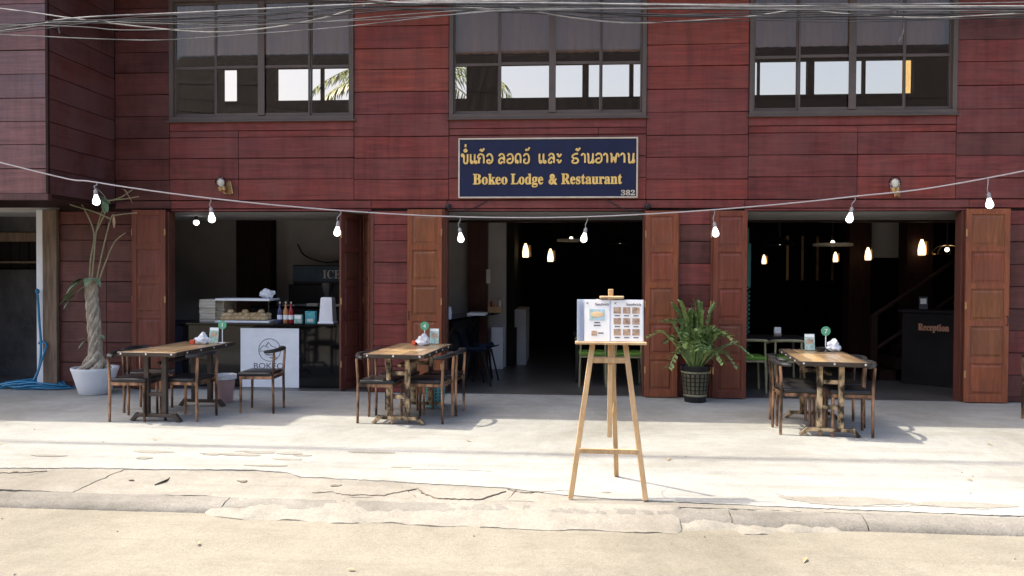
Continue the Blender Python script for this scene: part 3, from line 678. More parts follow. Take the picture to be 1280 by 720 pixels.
# ---------------------------------------------------------------- string of bulbs
sgl = thing('string_light', 'sagging pale cord with hanging white bulbs strung across the front', 'string light', (0, 0, 0))
cp = [(-12, -3.2, 4.3), (-6.452, -1.75, 2.832), (-5.475, -1.48, 2.634), (-4.256, -1.15, 2.478), (-2.808, -0.8, 2.362), (-1.321, -0.5, 2.305), (0.203, -0.45, 2.308), (1.825, -0.5, 2.392), (3.372, -0.65, 2.529), (4.882, -0.8, 2.732), (9.0, -1.3, 3.6)]
obj('cord', tube(B(), smoothpath(cp, 8), 0.0085, 6), CORD, sgl, smooth=True)
for (x, yb, zc), zb in zip(cp[2:10], (2.429, 2.248, 2.106, 2.044, 2.049, 2.117, 2.282, 2.436)):
    dx = random.uniform(-0.02, 0.02)
    prof = [(0.018, 0.06), (0.021, 0.045), (0.034, 0.01), (0.041, -0.018), (0.038, -0.04), (0.023, -0.056), (0.006, -0.062)]
    bl = obj('bulb', lathe(B(), prof, 14), BULB, sgl, smooth=True, loc=(x+dx, yb, zb)); bl.rotation_euler = (random.uniform(-0.12, 0.12), random.uniform(-0.18, 0.18), 0)
    obj('socket', lathe(B(), [(0.021, 0.058), (0.023, 0.07), (0.022, 0.11), (0.010, 0.125)], 10), SOCK, bl, smooth=True)
    obj('drop_wire', tube(B(), smoothpath([(-dx, 0, zc-zb), (-dx+0.014, 0, zc-zb-0.03), (-0.012, -0.005, 0.16), (0, 0, 0.12)]), 0.0055, 5), SOCK, bl, smooth=True)

# ---------------------------------------------------------------- overhead cables: (X, Z) runs at their own distance from the wall
def cable(pts, y, r, m, label, n=5, name='overhead_cable'):
    wob = [(x, y+0.03*math.sin(x*0.7), z) for x, z in pts]
    o = obj(name, tube(B(), smoothpath(wob, n), r, 5), m, smooth=True)
    return tag(o, label, 'cable', 'cables strung over the street')
def P(x, y, d):      # (X, Z) of a run given as picture-height steps on the plane d metres before the wall
    return x, y
import itertools
def runs(pts, Y):
    out = []
    for x, y in pts:
        d = fwd + rt*((x-640)/950) - up*((y-360)/950); t = (Y+10)/d.y
        out.append((t*d.x, 1.58+t*d.z))
    return out
CAB = [
 (-3.02, 0.011, 'L', [(-300, -25), (0, 10), (85, 22), (170, 33), (260, 41), (330, 37), (400, 25), (450, 11), (480, 4), (640, 1), (900, -4)], 'white cable sagging lowest left of the middle'),
 (-3.05, 0.012, 'L', [(-300, 60), (0, 38), (85, 23), (250, 16), (470, 6), (640, 4), (960, 6), (1280, 7), (1700, 4)], 'taut pale cable along the top of the bundle'),
 (-3.06, 0.013, 'D', [(-300, 50), (0, 33), (90, 26), (250, 23), (470, 10), (640, 9), (960, 11), (1280, 11), (1700, 6)], 'thick dark cable in the middle of the bundle'),
 (-3.10, 0.010, 'D', [(-300, 44), (0, 30), (90, 25), (260, 28), (400, 22), (520, 12), (640, 13), (800, 17), (960, 17), (1280, 15), (1700, 8)], 'dark cable drooping slightly inside the bundle'),
 (-3.00, 0.009, 'D', [(-300, 62), (0, 36), (90, 29), (200, 31), (330, 28), (470, 14), (640, 16), (760, 21), (960, 14), (1280, 19), (1700, 12)], 'dark cable twisting under the bundle'),
 (-3.12, 0.008, 'L', [(-300, 70), (0, 34), (90, 27), (180, 29), (300, 33), (400, 29), (500, 20), (620, 12), (800, 10), (1280, 13), (1700, 8)], 'thin pale cable woven through the bundle'),
 (-3.08, 0.008, 'D', [(-300, 66), (0, 38), (70, 30), (200, 26), (330, 21), (460, 9), (640, 6), (1000, 9), (1280, 9), (1700, 5)], 'thin dark cable just under the taut pale cable'),
 (-3.55, 0.008, 'L', [(-300, 34), (0, 43), (100, 48), (200, 51), (300, 45), (420, 36), (560, 20), (640, 13), (900, 8), (1280, 2), (1700, -8)], 'thin grey cable hanging lowest on the left'),
 (-3.60, 0.007, 'L', [(-300, 25), (60, 32), (150, 38), (240, 37), (350, 31), (470, 26), (560, 20), (700, 12), (1280, 8), (1700, 0)], 'thin grey cable above the lowest left one'),
 (-3.03, 0.010, 'L', [(-300, -70), (200, -25), (480, 3), (540, 7), (600, 11), (640, 9), (700, 20), (780, 28), (860, 25), (940, 19), (1000, 11), (1060, 16), (1160, 21), (1280, 16), (1700, -4)], 'white cable in two sags over the middle and right windows'),
 (-3.07, 0.012, 'D', [(-300, -40), (200, -8), (480, 5), (640, 11), (800, 19), (960, 20), (1120, 18), (1280, 14), (1700, 0)], 'dark cable behind the two white sags'),
 (-2.05, 0.009, 'L', [(-300, -30), (0, -12), (480, -6), (640, 2), (960, 4), (1280, 3), (1700, -5)], 'pale cable skimming the top right of the picture'),
 (-3.15, 0.009, 'D', [(-300, 55), (0, 40), (90, 31), (200, 20), (330, 19), (470, 12), (640, 14), (760, 15), (1000, 22), (1280, 22), (1700, 14)], 'dark cable dipping at the right end'),
 (-3.16, 0.007, 'D', [(640, 10), (760, 24), (860, 27), (960, 24), (1040, 26), (1160, 24), (1280, 20), (1700, 8)], 'thin dark cable under the right hand sags'),
]
for i, (Y, r, k, pts, lb) in enumerate(CAB): cable(runs(pts, Y), Y, r*0.58, (WIREW if i in (0, 1, 9) else WIREL) if k == 'L' else WIRED, lb)
cable(runs([(1122, 10), (1124, 16), (1119, 18), (1126, 9), (1131, 24), (1131, 38), (1125, 52)], -3.04), -3.04, 0.005, WIREL, 'curly white cable end dangling before the right window', name='dangling_cable')
cable(runs([(74, 26), (73, 34), (74, 42)], -3.04), -3.04, 0.006, WIREL, 'short white tie hanging from the bundle at left', name='cable_tie')
for xx, lb in ((482, 'white clip holding the bundle left of the middle window'), (544, 'white clip on the bundle before the middle window')):
    cable(runs([(xx, -2), (xx, 8)], -3.0), -3.0, 0.010, WIREL, lb, name='cable_clip')

# ---------------------------------------------------------------- chairs: straight legs, padded seat, curved horn rail
def make_chair(label, frame=COPPER):
    t = thing('horn_chair', label, 'chair', (0, 0, 0), 0, 'metal horn chairs at the street tables')
    for s in (-1, 1):
        obj('back_leg', tube(B(), [(-0.195, s*0.185, 0), (-0.19, s*0.185, 0.44), (-0.205, s*0.19, 0.685)], [0.0145, 0.0165, 0.015], 8), frame, t, smooth=True)
        obj('front_leg', tube(B(), [(0.18, s*0.18, 0), (0.175, s*0.18, 0.42)], [0.0145, 0.0165], 8), frame, t, smooth=True)
    f = B()
    box(f, -0.18, 0.19, -0.197, -0.173, 0.385, 0.42, 0.003); box(f, -0.18, 0.19, 0.173, 0.197, 0.385, 0.42, 0.003)
    box(f, -0.20, -0.181, -0.173, 0.173, 0.386, 0.419, 0.003); box(f, 0.166, 0.188, -0.173, 0.173, 0.386, 0.419, 0.003)
    obj('seat_frame', f, frame, t)
    s = B(); nx = 10; pr = [(-0.175, -0.205), (0.205, -0.205), (0.205, 0.205), (-0.175, 0.205)]
    box(s, -0.172, 0.205, -0.205, 0.205, 0.421, 0.462, 0.016, 3)
    bmesh.ops.subdivide_edges(s, edges=[e for e in s.edges if e.calc_length() > 0.2], cuts=4, use_grid_fill=True)
    for v in s.verts:
        if v.co.z > 0.455: v.co.z += 0.014*max(0, 1-(v.co.x/0.2)**2)*max(0, 1-(v.co.y/0.2)**2)
    obj('seat', s, LEATHER, t, smooth=True)
    pts = smoothpath([(-0.115, -0.262, 0.700), (-0.15, -0.245, 0.703), (-0.195, -0.19, 0.706), (-0.228, -0.09, 0.712), (-0.236, 0, 0.714), (-0.228, 0.09, 0.712), (-0.195, 0.19, 0.706), (-0.15, 0.245, 0.703), (-0.115, 0.262, 0.700)], 4)
    n = len(pts); rr = [0.016+0.008*math.sin(math.pi*min(1, max(0, i/(n-1))))**0.6 for i in range(n)]
    obj('horn_rail', tube(B(), pts, rr, 8, flat=(1, 1)), LEATHER, t, smooth=True)
    return t
ch0 = make_chair('black horn chair at the near left of the left table')
def chair_at(i, bx_, by_, rz, label):
    """back legs' midpoint at (bx_, by_), seat facing rz"""
    x = bx_+0.195*math.cos(rz); y = by_+0.195*math.sin(rz)
    if i == 0: ch0.location = (x, y, 0.002); ch0.rotation_euler.z = rz; ch0['label'] = label; return ch0
    return copy_tree(ch0, (x, y, 0.002), rz, label)
CH = [(-4.835, -2.10, R(2), 'black horn chair at the near left side of the left table'),
 (-4.98, -1.60, R(3), 'black horn chair at the far left side of the left table by the white pot'),
 (-3.885, -2.03, R(174), 'black horn chair on the right side of the left table'),
 (-3.30, -1.48, R(183), 'lone black horn chair in front of the white logo poster'),
 (-2.185, -1.93, R(-4), 'black horn chair at the near left side of the middle table'),
 (-2.10, -1.48, R(-4), 'black horn chair at the far left side of the middle table'),
 (-1.27, -1.90, R(172), 'black horn chair at the near right side of the middle table'),
 (-1.20, -1.44, R(174), 'black horn chair at the far right side of the middle table'),
 (2.145, -2.10, R(-3), 'black horn chair at the near left side of the right table'),
 (2.23, -1.66, R(-4), 'black horn chair at the far left side of the right table'),
 (3.015, -2.18, R(174), 'black horn chair at the near right side of the right table'),
 (3.11, -1.69, R(176), 'black horn chair at the far right side of the right table'),
 (5.085, -1.34, R(0), 'horn chair cut by the right picture edge')]
for i, c in enumerate(CH): chair_at(i, *c)

# ---------------------------------------------------------------- tables: boards in a studded metal rim on two ladder trestles
def table(loc, rz, label, metal):
    t = thing('trestle_table', label, 'table', loc, rz, 'wooden tables on the pavement')
    W, L = 0.315, 0.64
    xs = [-0.305, -0.18, -0.05, 0.07, 0.19, 0.305]
    for a, b in zip(xs, xs[1:]):
        cut = random.uniform(-0.25, 0.3)
        for y0, y1 in ((-L+0.01, cut-0.001), (cut+0.001, L-0.01)):
            obj('board', box(B(), a+0.001, b-0.001, y0, y1, 0.725, 0.752+random.uniform(-0.001, 0.001), 0.002), BOARD, t)
    rim = B()
    for s in (-1, 1):
        box(rim, s*W-0.009, s*W+0.009, -L+0.009, L-0.009, 0.712, 0.7545, 0.002); box(rim, -W-0.009, W+0.009, s*L-0.009, s*L+0.008, 0.713, 0.7540, 0.002)
    obj('rim', rim, BROWNM, t)
    obj('under_panel', box(B(), -0.30, 0.30, -L+0.012, L-0.012, 0.706, 0.724), BROWNM, t)
    for s in (-1, 1):
        for x in (-0.28, 0.0, 0.28):
            obj('stud', lathe(B(), [(0.012, 0), (0.010, 0.005), (0.004, 0.008)], 8), STUD, t).matrix_local = Matrix.Translation((x, s*(L+0.008 if s > 0 else L+0.009), 0.735)) @ Matrix.Rotation(R(90)*(1 if s < 0 else -1), 4, 'X')
        for y in (-0.42, -0.14, 0.14, 0.42):
            obj('stud', lathe(B(), [(0.012, 0), (0.010, 0.005), (0.004, 0.008)], 8), STUD, t).matrix_local = Matrix.Translation((s*(W+0.009), y, 0.735)) @ Matrix.Rotation(R(90)*s, 4, 'Y')
    for y in (-0.47, 0.47):
        tr = B()
        for x in (-0.10, 0.10): box(tr, x-0.026, x+0.026, y-0.026, y+0.026, 0.085, 0.705, 0.004)
        for z in (0.27, 0.52): box(tr, -0.073, 0.073, y-0.018, y+0.018, z, z+0.042, 0.003)
        tl = obj('trestle', tr, metal, t)
        b = B(); box(b, -0.20, 0.20, y-0.026, y+0.026, 0.050, 0.0845, 0.003)
        for s in (-1, 1):
            box(b, -0.024, 0.024, -0.0245, 0.0245, -0.06, 0.045, 0.003, 1, Matrix.Translation((s*0.232, y, 0.044)) @ Matrix.Rotation(s*R(-40), 4, 'Y'))
        for v in b.verts: v.co.z = max(v.co.z, 0.002)
        obj('foot', b, metal, tl)
    obj('stretcher', box(B(), -0.02, 0.02, -0.44, 0.44, 0.60, 0.63, 0.003), metal, t)
    return t
table((-4.325, -1.76, 0.0), R(-2.5), 'long weathered wood table at left with dark brown trestles', BROWNM)
table((-1.72, -1.66, 0.0), R(-4.5), 'weathered wood table in the middle with a turquoise bin beneath', GOLDB)
table((2.655, -1.86, 0.0), R(-7), 'weathered wood table at right before the indoor dining table', GOLDB)
TZ = 0.7545
def menu_stand(x, y, rz, label):
    t = thing('menu_stand', label, 'menu', (x, y, TZ), rz, 'small menu stands on the tables')
    M = Matrix.Rotation(R(-8), 4, 'X')
    obj('card', box(B(), -0.055, 0.055, -0.002, 0.002, 0.006, 0.185, 0, 1, M), PRINTG, t)
    obj('header', box(B(), -0.05, 0.05, -0.0036, -0.0022, 0.150, 0.18, 0, 1, M), PAPER, t)
    obj('picture', box(B(), -0.035, 0.04, -0.0036, -0.0022, 0.075, 0.125, 0, 1, M), PRINTF, t)
    obj('holder', box(B(), -0.06, 0.06, -0.03, 0.03, 0.0, 0.005, 0.001), CLEAR, t)
def number_sign(x, y, label, rz=0, body='7'):
    t = thing('table_number', label, 'sign', (x, y, TZ), rz, 'round green table numbers on sticks')
    obj('base', lathe(B(), [(0.035, 0), (0.035, 0.006), (0.008, 0.010)], 14), WHITE, t)
    obj('stick', tube(B(), [(0, 0, 0.008), (0, 0, 0.17)], 0.005, 6), WHITE, t)
    d = lathe(B(), [(0.05, -0.004), (0.052, 0), (0.05, 0.004)], 22); bmesh.ops.transform(d, matrix=Matrix.Translation((0, 0, 0.215)) @ Matrix.Rotation(R(90), 4, 'X'), verts=d.verts)
    obj('disc', d, SIGNGREEN, t)
    text('numeral', body, PAPER, t, (0, -0.0055, 0.19), FRONT, 0.07, None, 0.001, 0.001)
def tissue(x, y, label, seed, red=True):
    t = thing('tissue_pack', label, 'tissues', (x, y, TZ), random.uniform(-0.4, 0.4), 'bagged tissue packs on the tables')
    b = blob(B(), (0, 0, 0.045), 0.085, 0.06, 0.055, 3, 0.45, seed)
    for v in b.verts: v.co.z = max(0.001, v.co.z + (0.05*max(0, 1-abs(v.co.x-0.01)*30) if v.co.z > 0.06 else 0))
    obj('bag', b, BAG, t, smooth=True)
    if red: obj('box', box(B(), -0.135, -0.085, -0.03, 0.03, 0.001, 0.05, 0.004), ORANGE, t)
menu_stand(-4.16, -1.30, 0, 'upright menu card on the left table'); number_sign(-4.06, -1.28, 'round green number on a stick on the left table', 0, '1'); tissue(-4.23, -1.43, 'bagged tissues with an orange box on the left table', 1)
menu_stand(-1.56, -1.10, 0, 'upright menu card on the middle table'); number_sign(-1.67, -1.12, 'round green number on a stick on the middle table', 0, '4'); tissue(-1.66, -1.27, 'bagged tissues with an orange box on the middle table', 2)
menu_stand(2.70, -1.36, 0, 'upright menu card on the right table'); number_sign(2.88, -1.33, 'round green number on a stick on the right table', 0, '7'); tissue(2.93, -1.42, 'bagged tissues on the right table', 3, False)
ash = thing('ashtray', 'small black ashtray on the right table before the menu card', 'ashtray', (2.79, -1.45, TZ))
obj('bowl', lathe(B(), [(0.04, 0), (0.052, 0.045), (0.047, 0.045), (0.038, 0.012)], 16, capt=True), BLACK, ash, smooth=True)

# ---------------------------------------------------------------- easel with the open menu binder
ez = thing('easel', 'pale wooden tripod easel standing near the kerb', 'easel', (0.30, -4.62, 0.004))
def bar(name, a, b, w_, d_, m=EASELW, par=ez):
    a = Vector(a); b = Vector(b); v = b-a; q = v.to_track_quat('Z', 'X').to_matrix().to_4x4()
    # keep the wide face to the street
    z = v.normalized(); y = Vector((0, 1, 0)); y = (y-z*y.dot(z)).normalized() if abs(z.y) < 0.95 else Vector((0, 0, 1)); x = y.cross(z)
    M = Matrix((( x.x, y.x, z.x, a.x), (x.y, y.y, z.y, a.y), (x.z, y.z, z.z, a.z), (0, 0, 0, 1)))
    return obj(name, box(B(), -w_/2, w_/2, -d_/2, d_/2, 0, v.length, 0.003, 1, M), m, par)
bar('leg', (-0.262, -0.03, 0.0), (-0.065, 0.16, 1.40), 0.038, 0.02); bar('leg', (0.262, -0.03, 0.0), (0.085, 0.16, 1.40), 0.038, 0.02)
bar('rear_leg', (0.10, 0.60, 0.0), (0.035, 0.20, 1.10), 0.036, 0.02)
bar('mast', (0.012, 0.055, 0.42), (0.022, 0.185, 1.455), 0.034, 0.022)
bar('cross_bar', (-0.205, 0.012, 0.33), (0.215, 0.012, 0.33), 0.036, 0.018)
bar('cross_bar', (-0.125, 0.105, 0.965), (0.145, 0.105, 0.965), 0.04, 0.018)
obj('tray', box(B(), -0.235, 0.270, 0.035, 0.135, 1.083, 1.101, 0.003), EASELW, ez)
obj('top_clamp', box(B(), -0.06, 0.11, 0.09, 0.165, 1.408, 1.426, 0.003), EASELW, ez)
bar('knob', (0.022, 0.185, 1.43), (0.022, 0.185, 1.475), 0.036, 0.03)
obj('chain', tube(B(), smoothpath([(0.02, 0.07, 0.62), (0.04, 0.20, 0.55), (0.06, 0.37, 0.62)]), 0.003, 5), BRASS, ez)
mb = thing('menu_binder', 'open plastic menu binder showing sandwich pages resting on the easel', 'menu', (0.315, -4.552, 1.103))
MT = Matrix.Rotation(R(-7), 4, 'X')
def pg(name, m, par, x0, x1, z0, z1, y0, y1, M=MT): return obj(name, box(B(), x0, x1, y0, y1, z0, z1, 0, 1, M), m, par)
pg('cover', BLUEPAGE, mb, -0.238, 0.236, 0.0, 0.305, 0.004, 0.012)
pg('sleeve', CLEAR, mb, -0.240, -0.188, 0.002, 0.304, -0.002, 0.002)
p1 = pg('page', PAPER, mb, -0.186, -0.006, 0.006, 0.300, -0.001, 0.003); p2 = pg('page', PAPER, mb, 0.006, 0.228, 0.006, 0.300, -0.003, 0.001)
pg('picture', PRINTB, p1, -0.15, -0.04, 0.155, 0.235, -0.0024, -0.0012)
b_ = blob(B(), (0, 0, 0), 0.05, 0.0012, 0.022, 2); bmesh.ops.transform(b_, matrix=MT @ Matrix.Translation((-0.095, -0.003, 0.197)), verts=b_.verts); obj('sandwich', b_, BREAD, p1)
pg('picture', PRINTF, p1, -0.135, -0.095, 0.045, 0.08, -0.0024, -0.0012)
for x0, x1, z in ((-0.12, -0.07, 0.115), (-0.088, -0.05, 0.06), (-0.115, -0.075, 0.135)): pg('caption', INK, p1, x0, x1, z, z+0.008, -0.0024, -0.0012)
for i in range(3):
    for j in range(3):
        x = 0.022+i*0.066; z = 0.205-j*0.078
        pg('picture', PRINTF, p2, x, x+0.052, z, z+0.045, -0.0044, -0.0032); pg('caption', INK, p2, x+0.008, x+0.044, z-0.019, z-0.012, -0.0044, -0.0032)
for par, x, wd, yy in ((p1, -0.06, 0.10, -0.0022), (p2, 0.165, 0.105, -0.0042)):
    q = MT @ Vector((x, yy, 0.262)); text('heading', bold('Sandwich'), INK, par, q, (R(90-7), 0, 0), 0.026, wd, 0.0006)
for par, x, yy in ((p1, -0.165, -0.0022), (p2, 0.035, -0.0042)):
    q = MT @ Vector((x, yy, 0.266)); text('mark', '×', INK, par, q, (R(90-7), 0, 0), 0.035, None, 0.0006)

# ---------------------------------------------------------------- braided tree in the white pot
bt = thing('braided_tree', 'nearly bare braided money tree in a white pot by the left wall', 'tree', (-6.14, -0.50, 0))
rim = [(r_*0.95, z_) for r_, z_ in [(0.185, 0.0), (0.20, 0.01), (0.245, 0.16), (0.285, 0.29), (0.30, 0.325), (0.30, 0.345), (0.275, 0.345), (0.26, 0.30), (0.24, 0.29)]]
obj('pot', lathe(B(), rim, 28), WHITE, bt, smooth=True)
obj('soil', lathe(B(), [(0.25, 0.285), (0.12, 0.315), (0.02, 0.325)], 20, capb=False), SOIL, bt, smooth=True)
for k in range(5):
    pts = []; rr = []
    for i in range(40):
        u = i/39; a = 2*math.pi*k/5 + u*10.5; flare = 0.16*max(0, 1-u*5)**1.5
        rad = 0.047+flare*0.8+0.006*math.sin(9*u+k); pts.append((rad*math.cos(a)+0.015*math.sin(5*u)-0.03*u, rad*math.sin(a)*0.85, 0.30+1.20*u)); rr.append(0.046-0.010*u+0.008*max(0, 1-u*6))
    obj('trunk', tube(B(), pts, rr, 8), TRUNK, bt, smooth=True)
def leafblade(bm, p, d, ln, wd, droop=0.3, fold=0.25):
    p = Vector(p); d = Vector(d).normalized(); s = d.cross(Vector((0, 0, 1)));
    s = s.normalized() if s.length > 1e-3 else Vector((1, 0, 0)); u = s.cross(d)
    rows = []
    for t_, wv in ((0, 0.12), (0.25, 0.8), (0.55, 1.0), (0.82, 0.6), (1.0, 0.04)):
        c = p + d*ln*t_ - Vector((0, 0, 1))*droop*ln*t_*t_
        rows.append([bm.verts.new(c - s*wd*wv/2 + u*fold*wd*wv/2), bm.verts.new(c), bm.verts.new(c + s*wd*wv/2 + u*fold*wd*wv/2)])
    for a, b in zip(rows, rows[1:]):
        for k in range(2): bm.faces.new((a[k], a[k+1], b[k+1], b[k]))
stems = [[((q[0]+0.02)*(1+0.35*max(0, min(1, (q[2]-1.6)/0.6)))-0.02, q[1], q[2]) for q in st_] for st_ in [[(-0.07, 0, 1.45), (-0.05, 0, 1.75), (-0.02, 0.02, 2.10), (-0.13, 0.02, 2.45), (-0.23, 0.0, 2.70), (-0.20, 0.0, 2.83), (-0.24, 0, 2.90)],
 [(-0.04, 0, 1.45), (0.0, 0, 1.9), (0.0, 0.03, 2.12), (0.05, 0.03, 2.35), (0.10, 0.02, 2.52), (0.06, 0.02, 2.62), (-0.06, 0.0, 2.76)],
 [(0.0, 0.03, 2.12), (0.10, 0.02, 2.38), (0.13, 0.0, 2.50), (0.26, 0.0, 2.56), (0.38, 0.0, 2.66)],
 [(0.02, 0, 1.45), (0.08, 0, 1.78), (0.16, 0.0, 2.28), (0.22, 0.0, 2.33), (0.42, 0.0, 2.36)],
 [(0.16, 0.0, 2.28), (0.0, 0.0, 2.37), (-0.25, 0, 2.47), (-0.30, 0, 2.54)],
 [(0.05, 0, 1.45), (0.14, 0.0, 1.72), (0.22, 0, 1.98), (0.32, 0.0, 2.10)],
 [(0.13, 0.0, 2.52), (0.30, 0, 2.54), (0.44, 0, 2.57)]]]
for s in stems: obj('branch', tube(B(), smoothpath(s, 5), [0.010, 0.006], 6), STEM, bt, smooth=True)
def leaves(m, lst):
    for p, d, ln, wd, dr in lst:
        b = B(); leafblade(b, p, d, ln, wd, dr); obj('leaf', b, m, bt, smooth=True)
leaves(PALELEAF, [((0.12, -0.02, 2.54), (0.6, -0.5, -0.3), 0.22, 0.08, 0.5), ((0.13, 0, 2.55), (-0.7, -0.3, 0.0), 0.15, 0.06, 0.5), ((0.13, 0, 2.53), (0.3, -0.4, -0.9), 0.2, 0.07, 0.1), ((0.05, 0, 2.58), (0.5, -0.2, -0.1), 0.25, 0.05, 0.3),
 ((-0.06, -0.05, 1.50), (-0.8, -0.5, 0.25), 0.26, 0.11, 0.8), ((-0.03, -0.05, 1.50), (0.3, -0.9, 0.2), 0.2, 0.10, 0.7), ((0.0, -0.05, 1.5), (0.9, -0.4, 0.2), 0.18, 0.09, 0.8), ((-0.05, -0.05, 1.48), (-0.95, -0.1, -0.1), 0.24, 0.09, 0.5), ((-0.08, -0.04, 1.5), (-0.5, -0.7, 0.1), 0.25, 0.1, 0.9),
 ((-0.2, -0.06, 1.30), (-0.9, -0.3, -0.2), 0.22, 0.12, 0.5), ((-0.22, -0.06, 1.30), (-0.5, -0.5, -0.7), 0.20, 0.10, 0.3), ((-0.2, -0.05, 1.33), (-0.95, 0.1, 0.05), 0.22, 0.10, 0.6), ((-0.08, -0.06, 0.72), (-0.7, -0.4, 0.2), 0.12, 0.05, 0.5), ((0.08, -0.06, 0.76), (0.8, -0.4, 0.3), 0.15, 0.07, 0.6), ((-0.09, -0.06, 0.7), (-0.4, -0.4, -0.6), 0.12, 0.06, 0.2)])
obj('leaf_stalk', tube(B(), smoothpath([(-0.06, -0.05, 1.42), (-0.14, -0.06, 1.38), (-0.2, -0.06, 1.32)]), 0.006, 5), STEM, bt)
leaves(DRYLEAF, [((-0.24, 0, 2.89), (-0.7, -0.3, 0.1), 0.13, 0.06, 0.2), ((-0.22, 0, 2.89), (0.8, -0.3, -0.5), 0.13, 0.04, 0.4), ((0.36, 0, 2.66), (0.6, -0.2, 0.2), 0.14, 0.03, 0.8), ((0.40, 0, 2.64), (0.7, 0, -0.4), 0.14, 0.03, 0.7), ((0.26, 0, 2.33), (0.1, -0.1, -1), 0.18, 0.035, 0)])

# ---------------------------------------------------------------- leafy plant in the black patterned pot
zz = thing('potted_plant', 'lush green plant with glossy fronds in a black latticed pot between the bays', 'plant', (1.62, -0.34, 0.002))
obj('pot', lathe(B(), [(0.135, 0), (0.138, 0.07), (0.175, 0.38), (0.185, 0.40), (0.188, 0.455), (0.165, 0.455), (0.155, 0.40)], 26), BLACK, zz, smooth=True)
obj('soil', lathe(B(), [(0.158, 0.41), (0.02, 0.43)], 16, capb=False), SOIL, zz)
OLIVE = mat('olive_pot_glaze', (0.23, 0.21, 0.13), (0.15, 0.135, 0.085), 0.4, scale=20)
for z, r_ in ((0.085, 0.1405), (0.375, 0.175)):
    obj('band', lathe(B(), [(r_, z-0.014), (r_+0.004, z-0.008), (r_+0.004, z+0.008), (r_+0.002, z+0.014)], 26, capt=False, capb=False), OLIVE, zz, smooth=True)
for j in range(5):
    for k in range(18):
        a0 = 2*math.pi*k/18+0.05; a1 = a0+0.24; z0 = 0.108+j*0.051; z1 = z0+0.040
        if math.sin((a0+a1)/2) > 0.25: continue
        b = B(); R_ = lambda z: 0.1385+0.037*(z-0.07)/0.31+0.0025
        q = [b.verts.new((R_(z)*math.cos(a), R_(z)*math.sin(a), z)) for a, z in ((a0, z0), (a1, z0), (a1, z1), (a0, z1))]; b.faces.new(q)
        bmesh.ops.solidify(b, geom=b.faces[:], thickness=0.003)
        obj('glaze_square', b, OLIVE, zz)
rnd = random.Random(11)
for k in range(54):
    a = 2*math.pi*k*0.382*1.0 + rnd.uniform(-0.2, 0.2); out = rnd.uniform(0.05, 0.50)
    if k % 5 == 0: out = rnd.uniform(0.5, 0.66)
    top = rnd.uniform(0.72, 1.27) - 0.75*max(0, out-0.3)
    if math.sin(a) > 0.2: out *= 0.35
    dx, dy = math.cos(a), math.sin(a)
    p0 = Vector((0.06*dx, 0.06*dy, 0.42)); p3 = Vector((out*dx, out*dy*0.8, top))
    pts = smoothpath([p0, p0.lerp(p3, 0.35)+Vector((0, 0, 0.10)), p0.lerp(p3, 0.7)+Vector((0, 0, 0.10)), p3 - Vector((0, 0, 0.06*out*3))], 4)
    b = B(); tube(b, pts, [0.012, 0.004], 5)
    n = len(pts)
    for i in range(4, n):
        d = (pts[min(i+1, n-1)]-pts[i-1]).normalized(); s = d.cross(Vector((0, 0, 1))).normalized()
        ln = 0.105*(1-0.35*abs(i/(n-1)-0.6)) * rnd.uniform(0.85, 1.1)
        for sg_ in (-1, 1): leafblade(b, pts[i], s*sg_*0.9 + d*0.9 + Vector((0, 0, rnd.uniform(-0.1, 0.6))), ln*0.95, 0.044, 0.05, 0.35)
        if False:
            mid = pts[i].lerp(pts[i+1], 0.5)
            for sg_ in (-1, 1): leafblade(b, mid, s*sg_ + d*0.7 + Vector((0, 0, rnd.uniform(0.0, 0.6))), ln*0.85, 0.048, 0.1, 0.3)
    obj('frond', b, (LEAF, LEAF2, LEAF)[k % 3], zz, smooth=True)

# ---------------------------------------------------------------- hose
hs = thing('garden_hose', 'coiled blue garden hose on the ground by the corner post', 'hose', (-7.2, -0.2, 0))
for k in range(7):
    pts = []; ph = rnd.uniform(0, 6); L = rnd.uniform(0.3, 0.5); cx = rnd.uniform(-0.12, 0.2)
    for i in range(26):
        a = 2*math.pi*i/25; pts.append((cx+L*math.cos(a+ph*0)+0.04*math.sin(3*a+ph), 0.05+0.16*math.sin(a)+0.03*math.sin(2*a+ph), 0.016+0.017*k*max(0.15, 1-abs(math.cos(a))*0.7)))
    obj('coil', tube(B(), pts, 0.0115, 7), HOSE, hs, smooth=True)
obj('loose_end', tube(B(), smoothpath([(0.0, 0.02, 0.10), (-0.3, -0.05, 0.03), (-0.7, -0.12, 0.016), (-1.4, -0.25, 0.016)]), 0.015, 7), HOSE, hs, smooth=True)
obj('riser', tube(B(), smoothpath([(0.0, 0.0, 0.12), (0.02, 0.08, 0.3), (0.03, 0.10, 0.6), (0.0, 0.11, 0.9), (-0.02, 0.11, 1.28)]), 0.016, 7), HOSE, hs, smooth=True)
obj('riser', tube(B(), smoothpath([(0.0, 0.03, 0.12), (0.06, 0.08, 0.4), (0.10, 0.11, 0.58), (0.03, 0.11, 0.64), (0.0, 0.10, 0.60)]), 0.014, 7), HOSE, hs, smooth=True)
obj('nozzle', blob(B(), (-0.02, 0.105, 1.32), 0.028, 0.028, 0.04), HOSE, hs, smooth=True)

